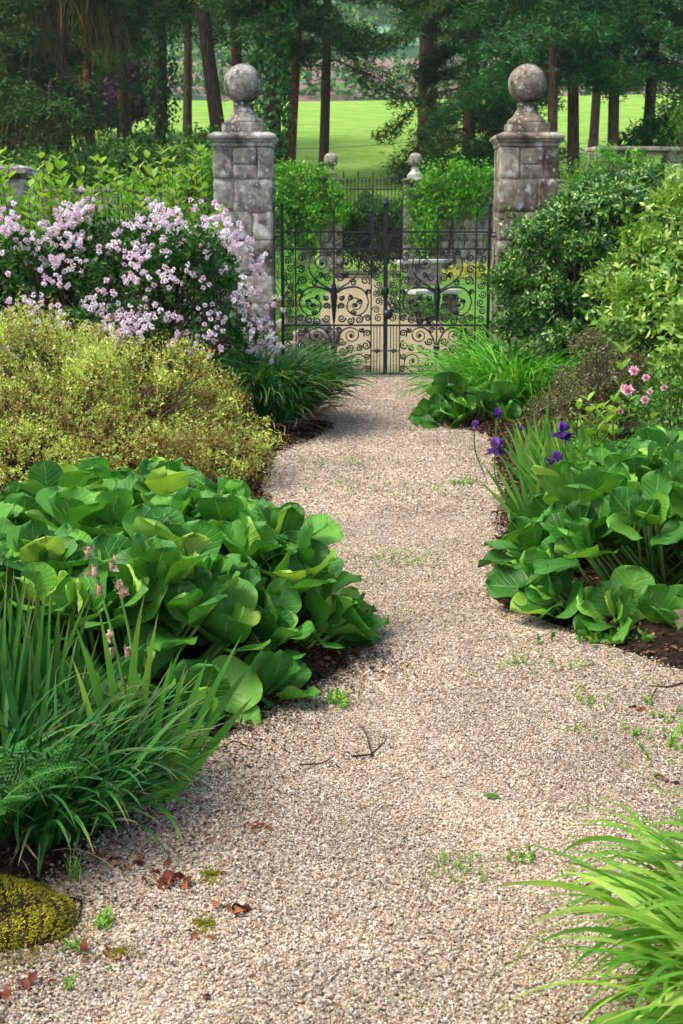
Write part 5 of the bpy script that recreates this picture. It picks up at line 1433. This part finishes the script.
# ------------------------------------------------------------------ trees behind the gardens
def trunk_path(x, y, h, lean, K=14, wig=.12):
    z0 = float(meadow_h(np.array(float(x)), np.array(float(y)))) - .3
    t = np.linspace(0, 1, K)
    return np.stack([x + lean[0] * h * t + wig * np.sin(t * 5 + x), y + lean[1] * h * t, z0 + h * t], -1)
def tree(name, label, x, y, h, r, kind, lean=(0, 0), lo=.25, n=34, L=3.2, bark='bark', mat='pine', leafn=1.0, droop=.25, up=.1, nls=.22, group=None, ivy=0, curtain=0, top_r=.35, dead=0):
    z0 = float(meadow_h(np.array(float(x)), np.array(float(y))))
    rt = thing(name, label, 'tree', (x, y, z0), group)
    P = trunk_path(x, y, h, lean)
    K = len(P); t = np.linspace(0, 1, K)
    rad = r * (1 - (1 - top_r) * t); rad[0] *= 1.25
    g = Geo(); g.tubes(P[None], rad[None], 12, .5); g.build('trunk', M[bark], rt)
    b, f = Geo(), Geo()
    bt = np.sort(R.uniform(lo, 1.0, n))
    base = np.stack([np.interp(bt, t, P[:, j]) for j in range(3)], -1)
    az = R.random(n) * 2 * pi
    Ls = L * R.uniform(.55, 1.1, n) * (1.15 - .75 * np.clip((bt - lo) / (1 - lo), 0, 1) ** 1.5)
    Kb = 9; s = np.linspace(0, 1, Kb)[None]
    hd = np.stack([np.cos(az), np.sin(az)], -1)
    bp = np.zeros((n, Kb, 3))
    crook = R.normal(size=(n, 1)) * .25
    bp[..., 0] = base[:, None, 0] + Ls[:, None] * (hd[:, None, 0] * s - hd[:, None, 1] * crook * s ** 2)
    bp[..., 1] = base[:, None, 1] + Ls[:, None] * (hd[:, None, 1] * s + hd[:, None, 0] * crook * s ** 2)
    bp[..., 2] = base[:, None, 2] + Ls[:, None] * (up * s - droop * s ** 2 * 1.4) + .06 * np.sin(s * 9 + az[:, None])
    b.tubes(bp, (r * .22 * (1 - .75 * s) * np.ones((n, 1))), 5, R.random(n))
    # side twigs
    m = 7
    tw = []
    for q in range(m):
        sq = R.uniform(.25, 1, n)
        k0 = np.clip((sq * (Kb - 1)).astype(int), 0, Kb - 2); fr = sq * (Kb - 1) - k0
        p0 = bp[np.arange(n), k0] * (1 - fr[:, None]) + bp[np.arange(n), k0 + 1] * fr[:, None]
        a2 = az + R.choice([-1, 1], n) * R.uniform(.5, 1.2, n)
        l2 = Ls * .38 * R.uniform(.6, 1.2, n)
        e = p0 + np.stack([np.cos(a2) * l2, np.sin(a2) * l2, l2 * (R.normal(size=n) * .2 - droop * .6)], -1)
        tw.append(np.stack([p0, (p0 + e) / 2 + np.array([0, 0, .03]), e], 1))
    tw = np.concatenate(tw)
    b.tubes(tw, np.broadcast_to(np.array([r * .07, r * .05, r * .02]), (len(tw), 3)), 4, R.random(len(tw)))
    if dead:
        pass
    b.build('branches', M[bark], rt)
    # foliage
    al = np.concatenate([bp[:, Kb // 3:].reshape(-1, 3), tw.reshape(-1, 3), tw[:, 1:].mean(1)])
    if kind == 'conifer':
        cnt = int(len(al) * 9 * leafn)
        c = al[R.integers(0, len(al), cnt)] + R.normal(size=(cnt, 3)) * (.22, .22, .12)
        k = 4
        c4 = np.repeat(c, k, 0) + R.normal(size=(cnt * k, 3)) * .05
        dd = rvec(cnt * k) * (1, 1, .6) + np.array([0, 0, .1 - droop])
        f.inst(L_NEEDLE, c4, dd, rvec(len(c4)) + np.array([0, 0, .6]), nls * R.uniform(.6, 1.3, len(c4)), np.repeat(R.random(cnt), k) * .7 + R.random(cnt * k) * .3, np.full(len(c4), 1.3))
    elif kind == 'broad':
        cnt = int(len(al) * 26 * leafn)
        c = al[R.integers(0, len(al), cnt)] + R.normal(size=(cnt, 3)) * (.32, .32, .22)
        f.inst(L_QUAD, c, rvec(cnt) + np.array([0, 0, -.2]), rvec(cnt) + np.array([0, 0, .8]), nls * R.uniform(.6, 1.3, cnt), None)
    f.build('crown', M[mat], rt)
    if ivy:
        g = Geo(); cnt = int(ivy)
        tt = R.uniform(0, .62, cnt); c = np.stack([np.interp(tt, t, P[:, j]) for j in range(3)], -1)
        a = R.random(cnt) * 2 * pi
        lump = r * 1.2 + .30 * (1 + wob(np.stack([a, tt * 9, tt * 0], -1), 1.5, x)) * R.uniform(.3, 1.1, cnt)
        o = np.stack([np.cos(a), np.sin(a), 0 * a], -1)
        g.inst(L_QUAD, c + o * lump[:, None], np.array([[0, 0, -1.]]) + rvec(cnt) * .7 + o * .3, o + np.array([0, 0, .5]) + rvec(cnt) * .4, .15 * R.uniform(.6, 1.3, cnt), None, np.full(cnt, 1.6))
        g.build('ivy', M['ivy'], rt)
    if curtain:
        g = Geo(); cnt = int(curtain)
        s0 = al[R.integers(0, len(al), cnt)]
        s0[:, :2] = s0[:, :2] * .6 + np.array([x, y]) * .4
        ll = R.uniform(.8, 2.4, cnt); K2 = 6; s = np.linspace(0, 1, K2)[None]
        q = np.zeros((cnt, K2, 3)); dr = R.normal(size=(cnt, 2)) * .25
        q[..., 0] = s0[:, None, 0] + dr[:, :1] * s * 1.5; q[..., 1] = s0[:, None, 1] + dr[:, 1:] * s; q[..., 2] = s0[:, None, 2] - ll[:, None] * s
        q += np.cumsum(R.normal(size=q.shape) * .05, axis=1)
        g.tubes(q, .012, 3, R.random(cnt))
        g.build('hanging_twigs', M['moss_twig'], rt)
    return rt

def tx(px, Y): return (px - 341.5) / F * (Y * .985)
GRP = 'trees beyond the garden walls'
T = [
 ('conifer_tree', 'shaggy conifer hung with mossy twigs near the left edge', 68, 46, 17, .33, dict(kind='conifer', mat='pine', lo=.18, n=46, L=3.0, curtain=1700, droop=.35, leafn=.9)),
 ('pine_tree', 'slender straight pine with reddish bark left of the lichened pillar', 97, 55, 18, .20, dict(kind='conifer', mat='pine', lo=.55, n=26, L=2.6, bark='redbark', leafn=.7)),
 ('conifer_tree', 'dark conifer filling the far left corner of the wood', 10, 50, 16, .35, dict(kind='conifer', mat='pine', lo=.14, n=56, L=3.2, droop=.3, leafn=1.1)),
 ('ivy_tree', 'tree with ivy on its lower trunk left of the leaning pine', 163, 54, 17, .26, dict(kind='conifer', mat='pine', lo=.40, n=34, L=2.4, ivy=2400, leafn=.8)),
 ('pine_tree', 'dark pine leaning left above the lichened pillar', 233, 48, 18, .28, dict(kind='conifer', mat='pine', lo=.62, n=24, L=2.6, lean=(-.10, 0), leafn=.7)),
 ('pine_tree', 'straight reddish pine rising behind the ball of the lichened pillar', 241, 58, 19, .24, dict(kind='conifer', mat='pine', lo=.55, n=26, L=2.6, bark='redbark', leafn=.7)),
 ('ivy_tree', 'tree wrapped high in bright ivy right of the lichened ball', 277, 46, 16, .30, dict(kind='conifer', mat='pine', lo=.40, n=34, L=2.6, ivy=4600, leafn=.8)),
 ('pine_tree', 'brown pine leaning right behind the bright ivy trunk', 292, 50, 17, .19, dict(kind='conifer', mat='pine', lo=.38, n=34, L=2.8, bark='redbark', lean=(.035, 0), leafn=.9)),
 ('conifer_tree', 'drooping conifer whose branches overhang the meadow gap', 325, 60, 18, .22, dict(kind='conifer', mat='pine', lo=.28, n=54, L=3.8, droop=.35, leafn=1.0)),
 ('pine_tree', 'thickest bare trunk, standing right of the meadow gap', 428, 66, 22, .46, dict(kind='conifer', mat='pine', lo=.26, n=38, L=3.6, droop=.2, leafn=.9, top_r=.5)),
 ('spruce_tree', 'dense dark spruce between the thickest trunk and the brownish pillar', 468, 58, 17, .30, dict(kind='conifer', mat='pine', lo=.03, n=100, L=3.0, droop=.45, leafn=1.0)),
 ('spruce_tree', 'narrow dark spruce just left of the ball of the brownish pillar', 503, 55, 16, .20, dict(kind='conifer', mat='spruce', lo=.08, n=44, L=1.7, droop=.4, leafn=.8)),
 ('spruce_tree', 'feathery green spruce behind the ball of the brownish pillar', 545, 48, 16, .20, dict(kind='conifer', mat='spruce', lo=.30, n=52, L=3.0, droop=.35, leafn=1.1)),
 ('spruce_tree', 'dark trunked spruce right of the brownish pillar', 568, 52, 17, .24, dict(kind='conifer', mat='spruce', lo=.26, n=46, L=2.8, droop=.3, leafn=1.0)),
 ('spruce_tree', 'spruce with straight trunk above the rubble wall', 611, 50, 18, .22, dict(kind='conifer', mat='spruce', lo=.30, n=44, L=2.9, droop=.3, leafn=1.0)),
 ('spruce_tree', 'rightmost straight trunk above the rubble wall', 644, 54, 18, .24, dict(kind='conifer', mat='spruce', lo=.28, n=46, L=3.0, droop=.3, leafn=1.0)),
 ('spruce_tree', 'dark spruce cut by the right edge', 700, 52, 17, .3, dict(kind='conifer', mat='spruce', lo=.16, n=60, L=3.2, droop=.3, leafn=1.1)),
 ('conifer_tree', 'dark background conifer between the shaggy one and the ivy trunk', 130, 66, 19, .3, dict(kind='conifer', mat='pine', lo=.30, n=50, L=3.6, droop=.3, leafn=1.1)),
 ('conifer_tree', 'background conifer in the gap behind the reddish slender pine', 40, 62, 19, .3, dict(kind='conifer', mat='pine', lo=.2, n=60, L=3.8, droop=.3, leafn=1.1)),
 ('conifer_tree', 'farther conifer between the leaning pine and the ivy tree', 192, 72, 19, .24, dict(kind='conifer', mat='pine', lo=.34, n=40, L=3.0, droop=.35, leafn=.8)),
 ('spruce_tree', 'farther spruce in the gap right of the brownish pillar', 590, 70, 19, .24, dict(kind='conifer', mat='spruce', lo=.2, n=50, L=3.2, droop=.35, leafn=.8)),
]
for (nm, lab, px, Y, h, r, kw) in T:
    tree(nm, lab, tx(px, Y), Y, h, r, group=GRP, **kw)
tree('copper_beech', 'dark purple leaved tree in the wood left of the ivy trunk', tx(122, 76), 76, 6.0, .2, 'broad', lo=.12, n=44, L=2.3, mat='copper', nls=.26, leafn=.9, droop=0, up=.4)
tree('broadleaf_tree', 'bushy dark green tree low behind the garden wall at left', tx(50, 44), 44, 3.0, .12, 'broad', lo=.05, n=50, L=2.6, mat='broad', nls=.17, leafn=.8, droop=0, up=.3)
tree('broadleaf_tree', 'bushy green tree low behind the lichened pillar', tx(215, 45), 45, 3.3, .12, 'broad', lo=.05, n=40, L=1.7, mat='broad', nls=.15, leafn=.8, droop=0, up=.3)
tree('broadleaf_tree', 'bushy tree low between the shaggy conifer and the pillar', tx(150, 44), 44, 3.1, .12, 'broad', lo=.05, n=50, L=2.6, mat='broad', nls=.16, leafn=.8, droop=0, up=.3)
shrub('conifer_bush', 'light green feathery conifer tip at the upper right edge', 'conifer', [(4.5, 18.5, 1.5, .6, .6, 1.6), (4.5, 18.5, 2.6, .38, .4, .9), (4.5, 18.5, .7, .7, .6, .9)], 1900, .22, 8, .05, 'climber', L_NEEDLE, (.6, 1.1), out=.5, up=.9, stems=60)
shrub('leafy_bush', 'sunlit bush at the left end of the rubble wall', 'shrub', [(3.7, 21.3, 1.9, .4, .4, .75), (3.4, 21.2, 1.2, .4, .4, .9), (4.2, 21.3, 2.3, .6, .3, .25)], 700, .25, 7, .075, 'climber', L_SMALL, (.6, 1.15))

# wire strung between the trees
for lab, A, B, sag in (('thin wire crossing the dark wood at left', at(-10, 139, 42), at(222, 148, 42), .12), ('thin wire crossing the meadow and the right wood', at(262, 149, 42), at(560, 117, 44), .25)):
    t = np.linspace(0, 1, 20)[:, None]
    g = Geo(); g.tubes((A + (B - A) * t - np.array([0, 0, 1]) * sag * 4 * t * (1 - t))[None], .007, 5, .5)
    tag(g.build('wire', M['rust_iron'], None, tuple(A)), lab, 'wire')

# ------------------------------------------------------------------ the air: pale haze from the garden to the far hill
HAZE = 0.00028
if HAZE:
    m, N, L = new_mat('haze')
    v = N.new("ShaderNodeVolumePrincipled"); v.inputs['Density'].default_value = HAZE
    v.inputs['Color'].default_value = (.80, .88, .95, 1); v.inputs['Anisotropy'].default_value = .2
    out = N.new("ShaderNodeOutputMaterial"); L.new(v.outputs[0], out.inputs['Volume'])
    g = Geo(); g.box((0, 440, 85), (720, 940, 180))
    tag(g.build('haze', m), kind='stuff')
